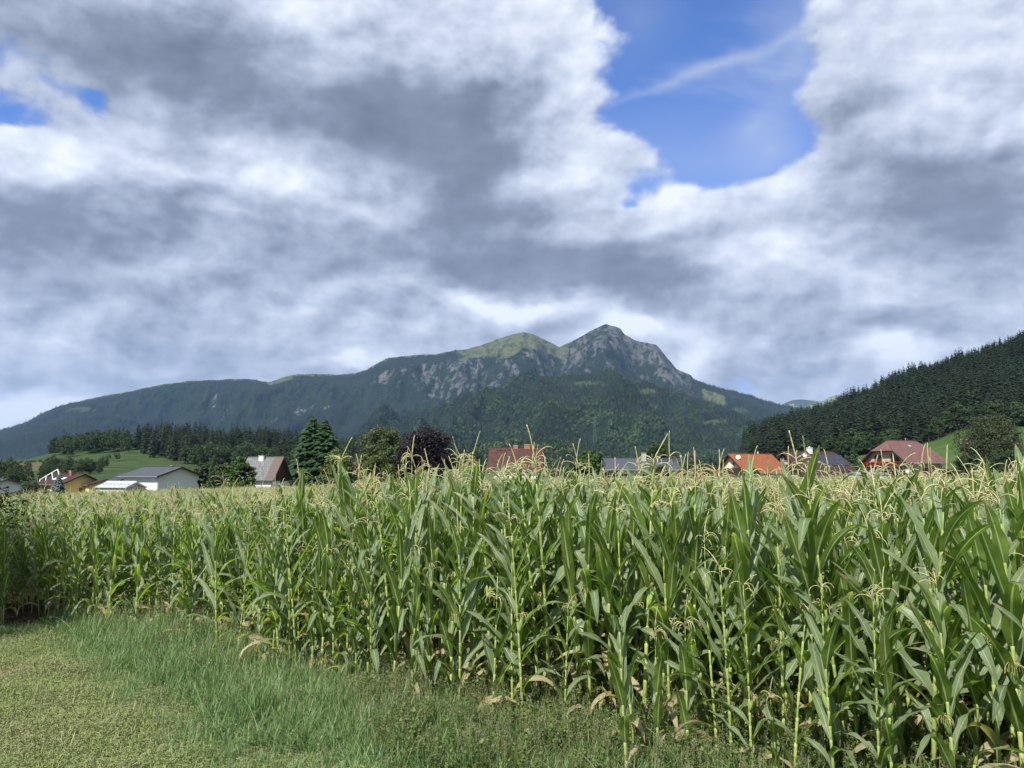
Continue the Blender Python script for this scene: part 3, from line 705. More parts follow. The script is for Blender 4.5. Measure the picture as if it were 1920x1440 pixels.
def leafy_crown(seed, H, rx, z0, clumps, per, leaf, mat, lobes=None, ry=None, gap=0.0, drop=0.0, flat=0.7, squash=None):
    """many leaf-sized faces gathered in clumps at the ends of boughs"""
    rs = np.random.RandomState(seed); ry = ry or rx
    C = []
    for i in range(clumps):
        th = rs.uniform(0, 2 * math.pi); cz = rs.uniform(-0.85, 1.0); q = rs.uniform(0.45, 1.0) ** 0.55
        sxy = math.sqrt(max(0, 1 - cz * cz)) if cz > 0 else math.sqrt(max(0, 1 - (cz * 0.7) ** 2))
        # lobed outline
        lob = 0.80 + 0.26 * math.sin(3 * th + seed) * math.cos(2.3 * cz + seed * 1.7) + 0.13 * math.sin(7 * th + 2 * cz * 3)
        C.append((rx * sxy * math.cos(th) * q * lob, ry * sxy * math.sin(th) * q * lob, z0 + (H - z0) * (0.5 + 0.5 * cz * q * (0.9 + 0.12 * math.sin(5 * th + seed)))))
    C = np.array(C); cr = rx * (0.20 + 0.16 * rs.rand(clumps)); tn = rs.rand(clumps)
    n = clumps * per; ci = np.repeat(np.arange(clumps), per)
    off = rs.normal(0, 1, (n, 3)); off /= np.linalg.norm(off, axis=1)[:, None]; off *= (rs.rand(n) ** 0.5)[:, None] * cr[ci][:, None]
    off[:, 2] *= flat; off[:, 2] -= drop * np.hypot(off[:, 0], off[:, 1])
    P = C[ci] + off
    nr = off / (np.linalg.norm(off, axis=1)[:, None] + 1e-6) + rs.normal(0, .5, (n, 3)) + np.array([0, 0, .45]); nr /= np.linalg.norm(nr, axis=1)[:, None]
    t = np.cross(nr, rs.normal(0, 1, (n, 3))); t /= np.linalg.norm(t, axis=1)[:, None]; u = np.cross(nr, t)
    s = leaf * rs.uniform(0.6, 1.25, n)[:, None]
    V = np.stack([P - t * s, P - u * s * .55 + nr * s * .1, P + t * s, P + u * s * .55 + nr * s * .1], 1).reshape(-1, 3)
    Fc = np.arange(n * 4).reshape(-1, 4)
    return np_mesh('crown', V, Fc, mat, attrs={'tone': np.repeat(tn[ci] * 0.6 + rs.rand(n) * 0.4, 4)})

def tree(name, label, cat, X0, Y0, crown, trunk, sc=1.0, rz=0.0, group=None, z=None):
    z = float(ground_z(X0, Y0)) if z is None else z
    e = empty(name, (X0, Y0, z - 0.05), rz); e.scale = (sc,) * 3
    link('crown', crown, e); link('trunk', trunk, e)
    return tag(e, label, cat, group)

# --- hills beside the village
def knots_px(rows): return [(d, c) for d, c in rows]
LEFT_KN = [(215, [(-900, 960), (-300, 950), (0, 940), (300, 930), (560, 922), (760, 914), (1000, 912)]),
           (300, [(-900, 915), (-200, 912), (0, 910), (100, 908), (200, 905), (300, 905), (420, 904), (560, 904), (700, 905), (1000, 908)]),
           (470, [(-900, 892), (-200, 890), (0, 888), (110, 884), (210, 880), (300, 886), (420, 892), (560, 894), (700, 897), (1000, 905)]),
           (640, [(-900, 866), (-200, 868), (0, 869), (100, 862), (200, 853), (256, 850), (350, 852), (480, 862), (600, 872), (700, 884), (1000, 903)]),
           (760, [(-900, 862), (-200, 864), (0, 864), (60, 862), (110, 850), (170, 842), (250, 838), (350, 836), (450, 836), (560, 845), (640, 855), (760, 868), (850, 884), (1000, 900)]),
           (1050, [(-900, 880), (-200, 880), (0, 880), (250, 872), (450, 868), (640, 880), (850, 890), (1000, 900)])]
def build_left():
    rows = np.concatenate([np.linspace(215, 760, 110, endpoint=False), np.linspace(760, 1050, 20)])
    def relief(s, x, y, z): return (fbm(x / 60, y / 60, 4, 101) - 0.5) * 3.0 * sstep(y, 230, 320) * (1 - .5 * sstep(y, 700, 760)) + (fbm(x / 9, y / 9, 3, 102) - .5) * 0.5
    t = Terrain(LEFT_KN, -900, 1000, 380, rows, relief)
    py = t.pyof(); n = fbm(t.X / 30, t.Y / 40, 3, 103)
    fallow = (1 - sstep(t.PX + (n - .5) * 60, 100, 160)) * sstep(t.Y, 480, 510) * (1 - sstep(t.Y, 600, 620))
    m, g, out = new_mat('left_meadow'); p = pos(g); f = attr(g, 'meadow')
    a = g.noise(p, 0.05, 5, 0.6); b = g.noise(g.vm('MULTIPLY', p, (1, .4, 1)), 0.6, 5, 0.6)
    c = g.mix(g.ss(a * .6 + b * .4, .38, .62), (0.024, 0.045, 0.014), (0.046, 0.068, 0.024))
    c = g.mix(f, c, g.mix(b, (0.055, 0.058, 0.028), (0.105, 0.09, 0.052)))
    pbr(g, out, c, 0.95, 0.1, bump=b, bump_d=0.3)
    t.build('hill', m, {'meadow': fallow})
    return t, py, fallow
RIGHT_KN = [(200, [(1240, 906), (1500, 903), (1700, 901), (1920, 900), (2500, 895), (3000, 890)]),
            (270, [(1240, 900), (1400, 897), (1500, 895), (1700, 890), (1800, 884), (1920, 878), (2500, 860), (3000, 850)]),
            (400, [(1240, 898), (1400, 890), (1500, 882), (1600, 873), (1700, 858), (1800, 840), (1920, 828), (2500, 790), (3000, 770)]),
            (540, [(1240, 897), (1380, 884), (1450, 873), (1540, 862), (1600, 853), (1660, 843), (1705, 836), (1745, 824), (1790, 806), (1850, 800), (1920, 798), (2500, 730), (3000, 700)]),
            (700, [(1240, 898), (1380, 872), (1420, 850), (1480, 835), (1540, 822), (1600, 805), (1700, 776), (1800, 748), (1920, 728), (2500, 620), (3000, 560)]),
            (900, [(1240, 900), (1370, 868), (1400, 842), (1440, 828), (1480, 818), (1540, 800), (1600, 776), (1650, 757), (1700, 737), (1750, 723), (1800, 706), (1850, 692), (1920, 665), (2500, 480), (3000, 400)]),
            (1300, [(1240, 905), (1400, 880), (1500, 850), (1600, 820), (1700, 790), (1800, 765), (1920, 740), (2500, 640), (3000, 600)])]
def build_right():
    rows = np.concatenate([np.linspace(200, 900, 120, endpoint=False), np.linspace(900, 1300, 16)])
    def relief(s, x, y, z): return (fbm(x / 70, y / 70, 4, 111) - 0.5) * 5.0 * sstep(y, 230, 420) + (fbm(x / 9, y / 9, 3, 112) - .5) * 0.5
    t = Terrain(RIGHT_KN, 1240, 3000, 330, rows, relief)
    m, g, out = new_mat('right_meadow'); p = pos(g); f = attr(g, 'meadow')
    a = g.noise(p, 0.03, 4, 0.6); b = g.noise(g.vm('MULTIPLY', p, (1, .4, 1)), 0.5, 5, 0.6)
    c = g.mix(g.ss(a * .5 + b * .5, .38, .62), (0.026, 0.062, 0.011), (0.045, 0.092, 0.018))  # cloud shade over the hill is put into these darkened greens
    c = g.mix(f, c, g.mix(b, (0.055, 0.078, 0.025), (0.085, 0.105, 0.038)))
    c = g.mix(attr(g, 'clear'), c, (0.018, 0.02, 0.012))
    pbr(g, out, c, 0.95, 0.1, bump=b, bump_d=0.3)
    n = fbm(t.X / 40, t.Y / 30, 3, 113); py = t.pyof()
    path = sstep(py, 835, 840) * (t.PX > 1560)
    terrace = sstep(np.sin((t.Y + t.X * .6 + n * 20) / 12), 0.3, 0.9) * 0.4
    drier = np.clip(terrace + 0.8 * sstep(t.PX, 1690, 1850) * (1 - sstep(t.Y, 360, 400)) + 0.7 * sstep(n, .55, .7), 0, 1)
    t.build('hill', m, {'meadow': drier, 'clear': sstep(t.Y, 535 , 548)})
    return t
T_L, PY_L, FAL_L = build_left()
T_R = build_right()

NEAR_SPR = [spruce_crown(40 + k, 1.0, 0.155 + 0.02 * (k % 3), 15, 9, 2, bare=0.06 + 0.05 * (k % 2), shape=0.75) for k in range(6)]
NEAR_TRK = trunk_mesh(4, 1.0, 0.014, mat=M_BARKP)
def unit_leafy(seed, z0=0.16, rx=0.36): return leafy_crown(seed, 1.0, rx, z0, 48, 34, 0.030, M_BROAD)
NEAR_BRD = [unit_leafy(60 + k, 0.02 + 0.02 * (k % 3), 0.30 + 0.05 * (k % 3)) for k in range(6)]
NEAR_BTR = trunk_mesh(9, 1.0, 0.022, 5, 0.3, top=0.7)
def joined(name, crown, trunk):
    """one mesh with both, only for the uncountable rest of a wood"""
    me = crown.copy(); me.name = name; return source(name, me)
SPR_SRC = [joined('wood_spruce', c, NEAR_TRK) for c in NEAR_SPR]
BRD_SRC = [joined('wood_broadleaf', c, NEAR_BTR) for c in NEAR_BRD]

def plant_wood(T, region, n, seed, hs, hb, p_brd, n_spr_obj, n_brd_obj, lab_s, lab_b, grp_s, grp_b, stuff_name, stuff_label, r1=None, brd_f=None, spread_b=60):
    P, px = T.sample(n, region, seed, r1=r1)
    rs = np.random.RandomState(seed)
    brd = rs.rand(n) < (p_brd(px, P) if callable(p_brd) else p_brd)
    H = np.where(brd, rs.uniform(*hb, n), rs.uniform(*hs, n)) * (.72 + .56 * fbm(P[:, 0] / 22, P[:, 1] / 22, 3, 190 + seed))
    # how open to view: height in the picture, preferring the front rank and the skyline
    size = H / P[:, 1]
    k = P[:, 1] * CP + (P[:, 2] - CAMZ) * SP; pxx = 960 + F * P[:, 0] / k
    inview = (pxx > -20) & (pxx < 1940)
    for flag, mx, src, trk, lab, grp, nm, cat in ((False, n_spr_obj, NEAR_SPR, NEAR_TRK, lab_s, grp_s, 'spruce_tree', 'tree'), (True, n_brd_obj, NEAR_BRD, NEAR_BTR, lab_b, grp_b, 'broadleaf_tree', 'tree')):
        ids = np.where((brd == flag) & inview)[0]
        ids = ids[np.argsort(P[ids, 1] + rs.rand(len(ids)) * (spread_b if flag else 30))][:mx]
        base = None
        for i in ids:
            if base is None:
                e = empty(nm); c = link('crown', src[0], e); t_ = link('trunk', trk, e); base = (e, c, t_)
            else:
                e = base[0].copy(); COL.objects.link(e)
                for q in base[1:]:
                    d = q.copy(); COL.objects.link(d); d.parent = e
                    if q is base[1]: c = d
            c.data = src[rs.randint(len(src))]
            e.location = P[i] - np.array([0, 0, .4]); s = H[i]; w = rs.uniform(0.9, 1.15)
            e.scale = (s * w, s * w, s); e.rotation_euler = (0, 0, rs.uniform(0, 6.28))
            tag(e, lab(P[i], pxx[i]) if callable(lab) else lab, cat, grp)
        keep = (brd == flag); keep[ids] = False
        if keep.sum():
            scatter(stuff_name + ('_broadleaves' if flag else ''), P[keep] - np.array([0, 0, .4]), BRD_SRC if flag else SPR_SRC, H[keep], rs.uniform(0, 6.28, keep.sum()), label=stuff_label, hz=1.0)

def place_word(table):
    def f(px):
        for a, t in table:
            if px < a: return t
        return table[-1][1]
    return f
RW = place_word([(1440, 'at the left tip of the wood'), (1500, 'above the orange roof'), (1560, 'above the dish and white chimney'), (1615, 'above the solar field'), (1665, 'above the left gable of the salmon house'), (1720, 'above the ridge of the salmon house'), (1790, 'above the meadow right of the salmon house'), (1850, 'above the power pole'), (9999, 'behind the wide olive tree')])
LW = place_word([(140, 'at the left end of the rise'), (190, 'above the yellow house'), (235, 'above the green slope'), (300, 'above the solar outbuilding'), (370, 'above the white house'), (440, 'above the slim dark spruce'), (500, 'above the bright green tree'), (570, 'above the grey cottage'), (660, 'behind the twin topped spruce'), (760, 'behind the olive birch'), (9999, 'behind the purple beech')])
TW = place_word([(20, 'above the leftmost white gable'), (70, 'left of the yellow house'), (110, 'behind the blue grey spruce'), (150, 'behind the yellow house'), (180, 'behind the brick chimneys'), (9999, 'behind the yellow annex')])
# right hill: dense spruce from the meadow edge to the skyline
edge_r = np.interp(T_R.PX, [1240, 1370, 1392, 1450, 1600, 1700, 1790, 1920, 3000], [2000, 2000, 560, 545, 540, 545, 540, 540, 540])
reg = (T_R.Y > edge_r) * (T_R.PX < 2300) * 1.0
plant_wood(T_R, reg, 7800, 21, (19, 29), (14, 20), 0.006, 170, 26,
           lambda p, x: 'dark spruce at the hill wood edge ' + RW(x), lambda p, x: 'paler broadleaf tree among hill spruces ' + RW(x),
           'spruces at the edge of the wood on the steep hill', 'broadleaf trees in the wood on the steep hill', 'hill_wood', 'dense dark spruce wood rising to the skyline above the meadow', r1=122, spread_b=900)
# left rise: broadleaf trees in front, spruces behind
X_, Y_, PX_ = T_L.X, T_L.Y, T_L.PX
rl = ((PX_ > 105) & (PX_ < 245) & (Y_ > 655 + 20 * np.sin(PX_ / 14))) * 0.8
rl = np.maximum(rl, ((PX_ >= 256) & (PX_ < 900) & (Y_ > 590 + 70 * sstep(PX_, 300, 262) * 1 - 60 * sstep(PX_, 300, 420))) * 1.1)
rl = rl * 1.0
plant_wood(T_L, rl, 1700, 22, (17, 25), (13, 19), lambda px, P: np.where(px < 210, 0.85, np.where(px < 262, 0.35, 0.05)), 110, 70,
           lambda p, x: 'dark spruce in the village wood ' + LW(x), lambda p, x: 'rounded broadleaf tree in the village wood ' + LW(x),
           'spruces in the wood behind the village', 'broadleaf trees along the wood behind the village', 'village_wood', 'mixed wood on the low rise behind the village', r1=125)
# scattered thickets on the left meadow
th = ((PX_ > -200) & (PX_ < 130) & (Y_ > 425) & (Y_ < 475)) * sstep(fbm(X_ / 14, Y_ / 14, 3, 120), .45, .5) + ((PX_ > 95) & (PX_ < 212) & (Y_ > 420) & (Y_ < 520)) * 1.3 + ((PX_ > -300) & (PX_ < 105) & (Y_ > 285) & (Y_ < 330)) * .8
plant_wood(T_L, th, 150, 23, (6, 9), (5, 10), 0.97, 6, 120,
           lambda p, x: 'small spruce in the thicket ' + TW(x), lambda p, x: 'bushy broadleaf tree in the thicket ' + TW(x), 'small spruces in the thicket', 'bushy trees in the thicket below the fallow slope', 'thicket', 'thicket below the fallow slope', r1=125)
# low hedge bushes along the crest of the fallow field
def far_bush(px, py, d, h, lab, grp=None):
    x, y, z = at(px, py, d); t_i = NEAR_BRD[int(px) % 6]
    e = empty('bush', (float(x), float(y), float(z) - 0.3), px); e.scale = (h * 1.5, h * 1.5, h)
    link('crown', t_i, e); return tag(e, lab, 'bush', grp)
for i, (px, py) in enumerate([(10, 872), (24, 870), (41, 869), (56, 868), (64, 868), (75, 866), (87, 866), (93, 865)]):
    far_bush(px, py + 1, 605, 3.2, 'low dark bush in the row along the top of the fallow field', 'bushes along the top of the fallow field')
far_bush(219, 863, 560, 6.5, 'single round bush standing on the green slope below the wood')
far_bush(204, 861, 565, 4.0, 'small bush just beside the round bush on the green slope')

# --- village trees, one by one
def mk(dark, light, nm, tf=0.22, sc=0.45): return foliage_mat(nm, dark, light, tf=tf, scale=sc, per_tree=0.1)
F_OLIVE = mk((0.040, 0.060, 0.024), (0.085, 0.110, 0.045), 'birch_leaves')
F_YG = mk((0.050, 0.075, 0.016), (0.105, 0.135, 0.030), 'hazel_leaves')
F_PURP = mk((0.006, 0.0035, 0.0055), (0.016, 0.009, 0.013), 'copper_beech_leaves', tf=0.08)
F_MAPLE = mk((0.026, 0.060, 0.012), (0.062, 0.115, 0.028), 'maple_leaves')
F_DARK = mk((0.018, 0.035, 0.014), (0.040, 0.066, 0.024), 'alder_leaves')
F_BROWNG = mk((0.030, 0.042, 0.018), (0.062, 0.080, 0.034), 'larch_leaves')
F_SPRG = foliage_mat('garden_spruce_needles', (0.018, 0.045, 0.020), (0.045, 0.085, 0.032), tf=0.08, scale=0.5, per_tree=0.1)
F_BLUE = foliage_mat('blue_spruce_needles', (0.045, 0.075, 0.075), (0.11, 0.15, 0.15), tf=0.05, scale=0.8, per_tree=0.1)
def village_tree(name, label, px, top, wpx, d, fmat, seed, kind='leaf', z0f=0.12, clumps=90, per=90, leaf=None, cat='tree', gap=0, flat=.7, drop=0):
    x = float(at(px, 880, d)[0]); zt = float(at(px, top, d)[2]); z0 = float(ground_z(x, d)); H = zt - z0; rx = wpx / 2 / F * d
    if kind == 'leaf':
        c = leafy_crown(seed, H, rx * 1.08, H * z0f, clumps, per, leaf or 0.17 + 0.0005 * d, fmat, flat=flat, drop=drop)
        t_ = trunk_mesh(seed, H, 0.03 * H * .6, 9, rx * .8, top=0.75)
    else:
        tw = kind == 'twin'
        c = spruce_crown(seed, H, rx * (1.25 if tw else 1.1), 30 if not tw else 46, 18 if not tw else 30, 3, bare=0.03, shape=0.62 if tw else .75, mat=fmat, twin=tw, droop=0.3, wf=0.5 if tw else .7)
        t_ = trunk_mesh(seed, H, 0.016 * H)
    return tree(name, label, cat, x, d, c, t_, z=z0)
VT = [
 ('spruce_tree', 'tall twin topped spruce right of the grey roofed cottage', 594, 781, 86, 150, F_SPRG, 1, 'twin', 0.1, 0, 0),
 ('hazel_tree', 'yellow green tree at the foot of the twin topped spruce', 634, 840, 62, 138, F_YG, 2, 'leaf', 0.05, 60, 80),
 ('birch_tree', 'tall olive green birch left of the dark purple tree', 717, 794, 84, 175, F_OLIVE, 3, 'leaf', 0.08, 150, 90),
 ('hazel_tree', 'yellow green bushy tree below the olive birch', 712, 848, 80, 150, F_YG, 4, 'leaf', 0.04, 60, 80),
 ('beech_tree', 'large dark purple copper beech with dense round crown', 796, 801, 112, 150, F_PURP, 5, 'leaf', 0.04, 260, 90),
 ('maple_tree', 'bright green tree left of the grey roofed cottage', 452, 857, 52, 118, F_MAPLE, 6, 'leaf', 0.06, 80, 90),
 ('spruce_tree', 'slim dark spruce between the white house and the bright green tree', 398, 858, 20, 150, F_SPRG, 7, 'spruce', 0.1, 0, 0),
 ('alder_tree', 'dark bushy tree just right of the white house gable', 381, 868, 34, 165, F_DARK, 8, 'leaf', 0.05, 50, 80),
 ('alder_tree', 'dark bushy tree behind the slim spruce', 418, 866, 44, 175, F_BROWNG, 9, 'leaf', 0.05, 60, 80),
 ('maple_tree', 'dark green round maple between the red roof and the solar bungalow', 1103, 844, 58, 118, F_MAPLE, 10, 'leaf', 0.06, 110, 90),
 ('ash_tree', 'round tree rising behind the bungalow with solar panels', 1238, 828, 62, 195, F_DARK, 11, 'leaf', 0.1, 100, 90),
 ('ash_tree', 'small tree left of the round tree behind the bungalow', 1205, 847, 26, 200, F_DARK, 12, 'leaf', 0.1, 40, 70),
 ('fruit_tree', 'light green garden tree right of the bungalow', 1282, 864, 34, 170, F_MAPLE, 13, 'leaf', 0.1, 50, 70),
 ('fruit_tree', 'dark garden tree behind the wooden pole', 1312, 872, 36, 160, F_DARK, 14, 'leaf', 0.05, 50, 70),
 ('fruit_tree', 'yellow green garden tree left of the small red pavilion', 1340, 877, 40, 165, F_YG, 15, 'leaf', 0.05, 50, 70),
 ('larch_tree', 'wide olive brown tree standing alone on the meadow edge', 1862, 777, 108, 232, F_BROWNG, 16, 'leaf', 0.10, 220, 90),
 ('alder_tree', 'dark low tree at the foot of the utility pole', 1820, 850, 50, 185, F_DARK, 17, 'leaf', 0.04, 60, 70),
 ('alder_tree', 'dark undergrowth tree below the wide olive brown tree', 1885, 838, 70, 215, F_DARK, 18, 'leaf', 0.04, 70, 70),
 ('spruce_tree', 'small dark spruce alone on the meadow behind the brown roof', 1602, 834, 26, 330, F_SPRG, 19, 'spruce', 0.1, 0, 0),
 ('alder_tree', 'dark bush left below the small meadow spruce', 1587, 848, 26, 320, F_DARK, 20, 'leaf', 0.05, 30, 60),
 ('blue_spruce', 'blue grey spruce in front of the yellow house', 111, 889, 38, 178, F_BLUE, 21, 'spruce', 0.1, 0, 0),
 ('fruit_tree', 'dark garden bush left of the yellow house', 62, 902, 50, 200, F_DARK, 22, 'leaf', 0.03, 50, 70),
 ('fruit_tree', 'olive bush between the white gable and the yellow house', 84, 911, 24, 190, F_YG, 23, 'leaf', 0.03, 40, 60),
 ('alder_tree', 'dark tree behind the cottage, left of the twin topped spruce', 560, 858, 46, 190, F_DARK, 24, 'leaf', 0.05, 60, 80),
 ('shrub', 'grey green shrub in front of the orange roofed house', 1408, 875, 34, 128, F_BROWNG, 25, 'leaf', 0.02, 50, 70),
 ('shrub', 'shrub under the eaves at the left end of the bungalow', 1150, 881, 44, 128, F_DARK, 26, 'leaf', 0.02, 50, 70),
 ('shrub', 'shrub at the right end of the bungalow', 1240, 875, 40, 128, F_BROWNG, 27, 'leaf', 0.02, 50, 70),
 ('shrub', 'low shrub right of the white wall under the red roof', 1030, 888, 30, 135, F_MAPLE, 28, 'leaf', 0.02, 40, 60),
 ('hazel_tree', 'broad olive tree between birch and twin topped spruce', 668, 862, 44, 165, F_OLIVE, 29, 'leaf', 0.04, 50, 70),
 ('alder_tree', 'dark bushy tree behind the purple beech', 846, 862, 40, 185, F_DARK, 30, 'leaf', 0.05, 50, 70),
]
for a in VT:
    village_tree(a[0], a[1], a[2], a[3], a[4], a[5], a[6], 100 + a[7], a[8], a[9], a[10], a[11], cat='shrub' if a[0] == 'shrub' else 'tree')
# the tree that overhangs the left corner of the field
def near_tree():
    m = mk((0.018, 0.032, 0.010), (0.040, 0.062, 0.018), 'plum_leaves', sc=1.2)
    e = empty('plum_tree', (-11.3, 11.9, float(ground_z(-11.3, 11.9))))
    c1 = leafy_crown(300, 5.4, 2.5, 0.6, 190, 140, 0.05, m)
    link('crown', c1, e); link('trunk', trunk_mesh(300, 4.4, 0.12, 16, 2.0, top=.8), e)
    b = MB(); r = random.Random(5); Q = []
    V = []; 
    # a drooping bough that reaches into the view
    rs = np.random.RandomState(9)
    tips = []
    for k in range(9):
        s = Vector((0.9, -0.1, 2.2 + 0.08 * k)); en = Vector((r.uniform(2.3, 3.6), r.uniform(-.3, 0.8), r.uniform(1.45, 2.25)))
        mid = (s + en) / 2 + Vector((0, 0, .35)); b.tube([s, (s + mid) / 2 + Vector((0, 0, .1)), mid, (mid + en) / 2 + Vector((0, 0, .05)), en], [.03, .025, .018, .01, .004], 5)
        for q in range(26):
            f = r.uniform(.35, 1.0); p = s.lerp(en, f) + Vector((0, 0, .35 * (1 - abs(2 * f - 1)))); tips.append(p + Vector((r.gauss(0, .13), r.gauss(0, .13), r.gauss(0, .08))))
    b.obj('bough', M_BARK, e)
    n = len(tips) * 12; P = np.repeat(np.array([tuple(t) for t in tips]), 12, 0) + rs.normal(0, .07, (n, 3))
    nr = rs.normal(0, .6, (n, 3)) + np.array([0, 0, 1]); nr /= np.linalg.norm(nr, axis=1)[:, None]
    t = np.cross(nr, rs.normal(0, 1, (n, 3))); t /= np.linalg.norm(t, axis=1)[:, None]; u = np.cross(nr, t); s = 0.042 * rs.uniform(.6, 1.2, n)[:, None]
    V = np.stack([P - t * s, P - u * s * .5, P + t * s, P + u * s * .5], 1).reshape(-1, 3)
    me = np_mesh('foliage', V, np.arange(n * 4).reshape(-1, 4), m, attrs={'tone': np.repeat(rs.rand(n), 4)})
    o = link('foliage', me, e); o['kind'] = 'stuff'
    tag(e, 'dark leafy tree hanging over the left corner of the maize field', 'tree')
near_tree()
# ------------------------------------------------------------------ houses
def tile_mat(name, c, w=0.30, var=0.3, patch=None):
    """roof tiles: rows and columns in the plane of the slope come from the uv of the slab"""
    m, g, out = new_mat(name)
    uv = X(g, g.node('ShaderNodeUVMap').outputs[0])
    br = g.node('ShaderNodeTexBrick'); g.put(br.inputs['Vector'], uv)
    br.inputs['Scale'].default_value = 1.0; br.inputs['Brick Width'].default_value = w; br.inputs['Row Height'].default_value = w * 1.1
    br.inputs['Mortar Size'].default_value = 0.022; br.inputs['Color1'].default_value = tuple(v * (1 - var) for v in c) + (1,)
    br.inputs['Color2'].default_value = tuple(v * (1 + var) for v in c) + (1,); br.inputs['Mortar'].default_value = tuple(v * 0.45 for v in c) + (1,)
    n = g.noise(objc(g), 1.3, 5, 0.6); f = (n - 0.5) * 0.7 + 1.0
    col = g.vm('SCALE', X(g, br.outputs[0]), scale=f)
    if patch: col = g.mix(g.ss(g.sep(objc(g))[0] + (n - .5) * 1.5, 1.5, 1.9), col, patch)
    pbr(g, out, col, 0.75, 0.25, bump=X(g, br.outputs[1]), bump_d=-0.03)
    return m
def pv_mat():
    m, g, out = new_mat('solar_cells')
    uv = X(g, g.node('ShaderNodeUVMap').outputs[0])
    br = g.node('ShaderNodeTexBrick'); g.put(br.inputs['Vector'], uv); br.offset = 0
    br.inputs['Scale'].default_value = 1.0; br.inputs['Brick Width'].default_value = 0.16; br.inputs['Row Height'].default_value = 0.16
    br.inputs['Mortar Size'].default_value = 0.006; br.inputs['Color1'].default_value = (0.012, 0.014, 0.028, 1); br.inputs['Color2'].default_value = (0.016, 0.018, 0.035, 1); br.inputs['Mortar'].default_value = (0.06, 0.06, 0.075, 1)
    pbr(g, out, X(g, br.outputs[0]), 0.28, 0.5)
    return m
W_WHITE = simple_mat('white_render', (0.60, 0.60, 0.59), 0.9, 0.15, 0.05, 1.2)
W_YEL = simple_mat('yellow_render', (0.62, 0.48, 0.20), 0.9, 0.15, 0.05, 1.2)
W_PINK = simple_mat('salmon_render', (0.42, 0.32, 0.27), 0.9, 0.15, 0.05, 1.2)
W_BEIGE = simple_mat('beige_render', (0.42, 0.36, 0.27), 0.9, 0.15, 0.05, 1.2)
W_CREAM = simple_mat('cream_render', (0.62, 0.58, 0.42), 0.9, 0.15, 0.05, 1.2)
W_GREY = simple_mat('grey_render', (0.36, 0.35, 0.32), 0.9, 0.15, 0.08, 1.2)
WOOD_D = simple_mat('dark_timber', (0.045, 0.028, 0.018), 0.8, 0.2, 0.25, 6)
WOOD_L = simple_mat('weathered_timber', (0.30, 0.24, 0.16), 0.85, 0.2, 0.25, 6)
BRICKM = simple_mat('chimney_brick', (0.30, 0.12, 0.075), 0.9, 0.15, 0.2, 8)
PLASTW = simple_mat('white_plastic', (0.75, 0.75, 0.74), 0.45, 0.4, 0.04, 4)
METAL = simple_mat('zinc_sheet', (0.35, 0.37, 0.39), 0.4, 0.5, 0.1, 2, 0.6)
GLASSD = simple_mat('window_glass', (0.02, 0.025, 0.03), 0.08, 0.8, 0.1, 2)
GLASSR = simple_mat('roof_window_glass', (0.55, 0.62, 0.70), 0.15, 0.8, 0.1, 2)
FLOWER = simple_mat('geranium_red', (0.28, 0.035, 0.02), 0.8, 0.1, 0.5, 20)
R_RED = tile_mat('red_brown_tiles', (0.072, 0.033, 0.028))
R_ORG = tile_mat('orange_tiles', (0.25, 0.085, 0.035), 0.3, 0.12)
R_BRN = tile_mat('dark_brown_tiles', (0.055, 0.033, 0.030), 0.3, 0.15)
R_PINK = tile_mat('faded_red_tiles', (0.150, 0.078, 0.072), 0.33, 0.12)
R_MAR = tile_mat('maroon_tiles', (0.050, 0.026, 0.022), 0.3, 0.15)
R_SLATE = tile_mat('dark_slate', (0.060, 0.068, 0.085), 0.6, 0.08)
R_ETER = tile_mat('grey_fibre_tiles', (0.15, 0.15, 0.155), 0.35, 0.18, patch=(0.115, 0.088, 0.078))
PV = pv_mat()

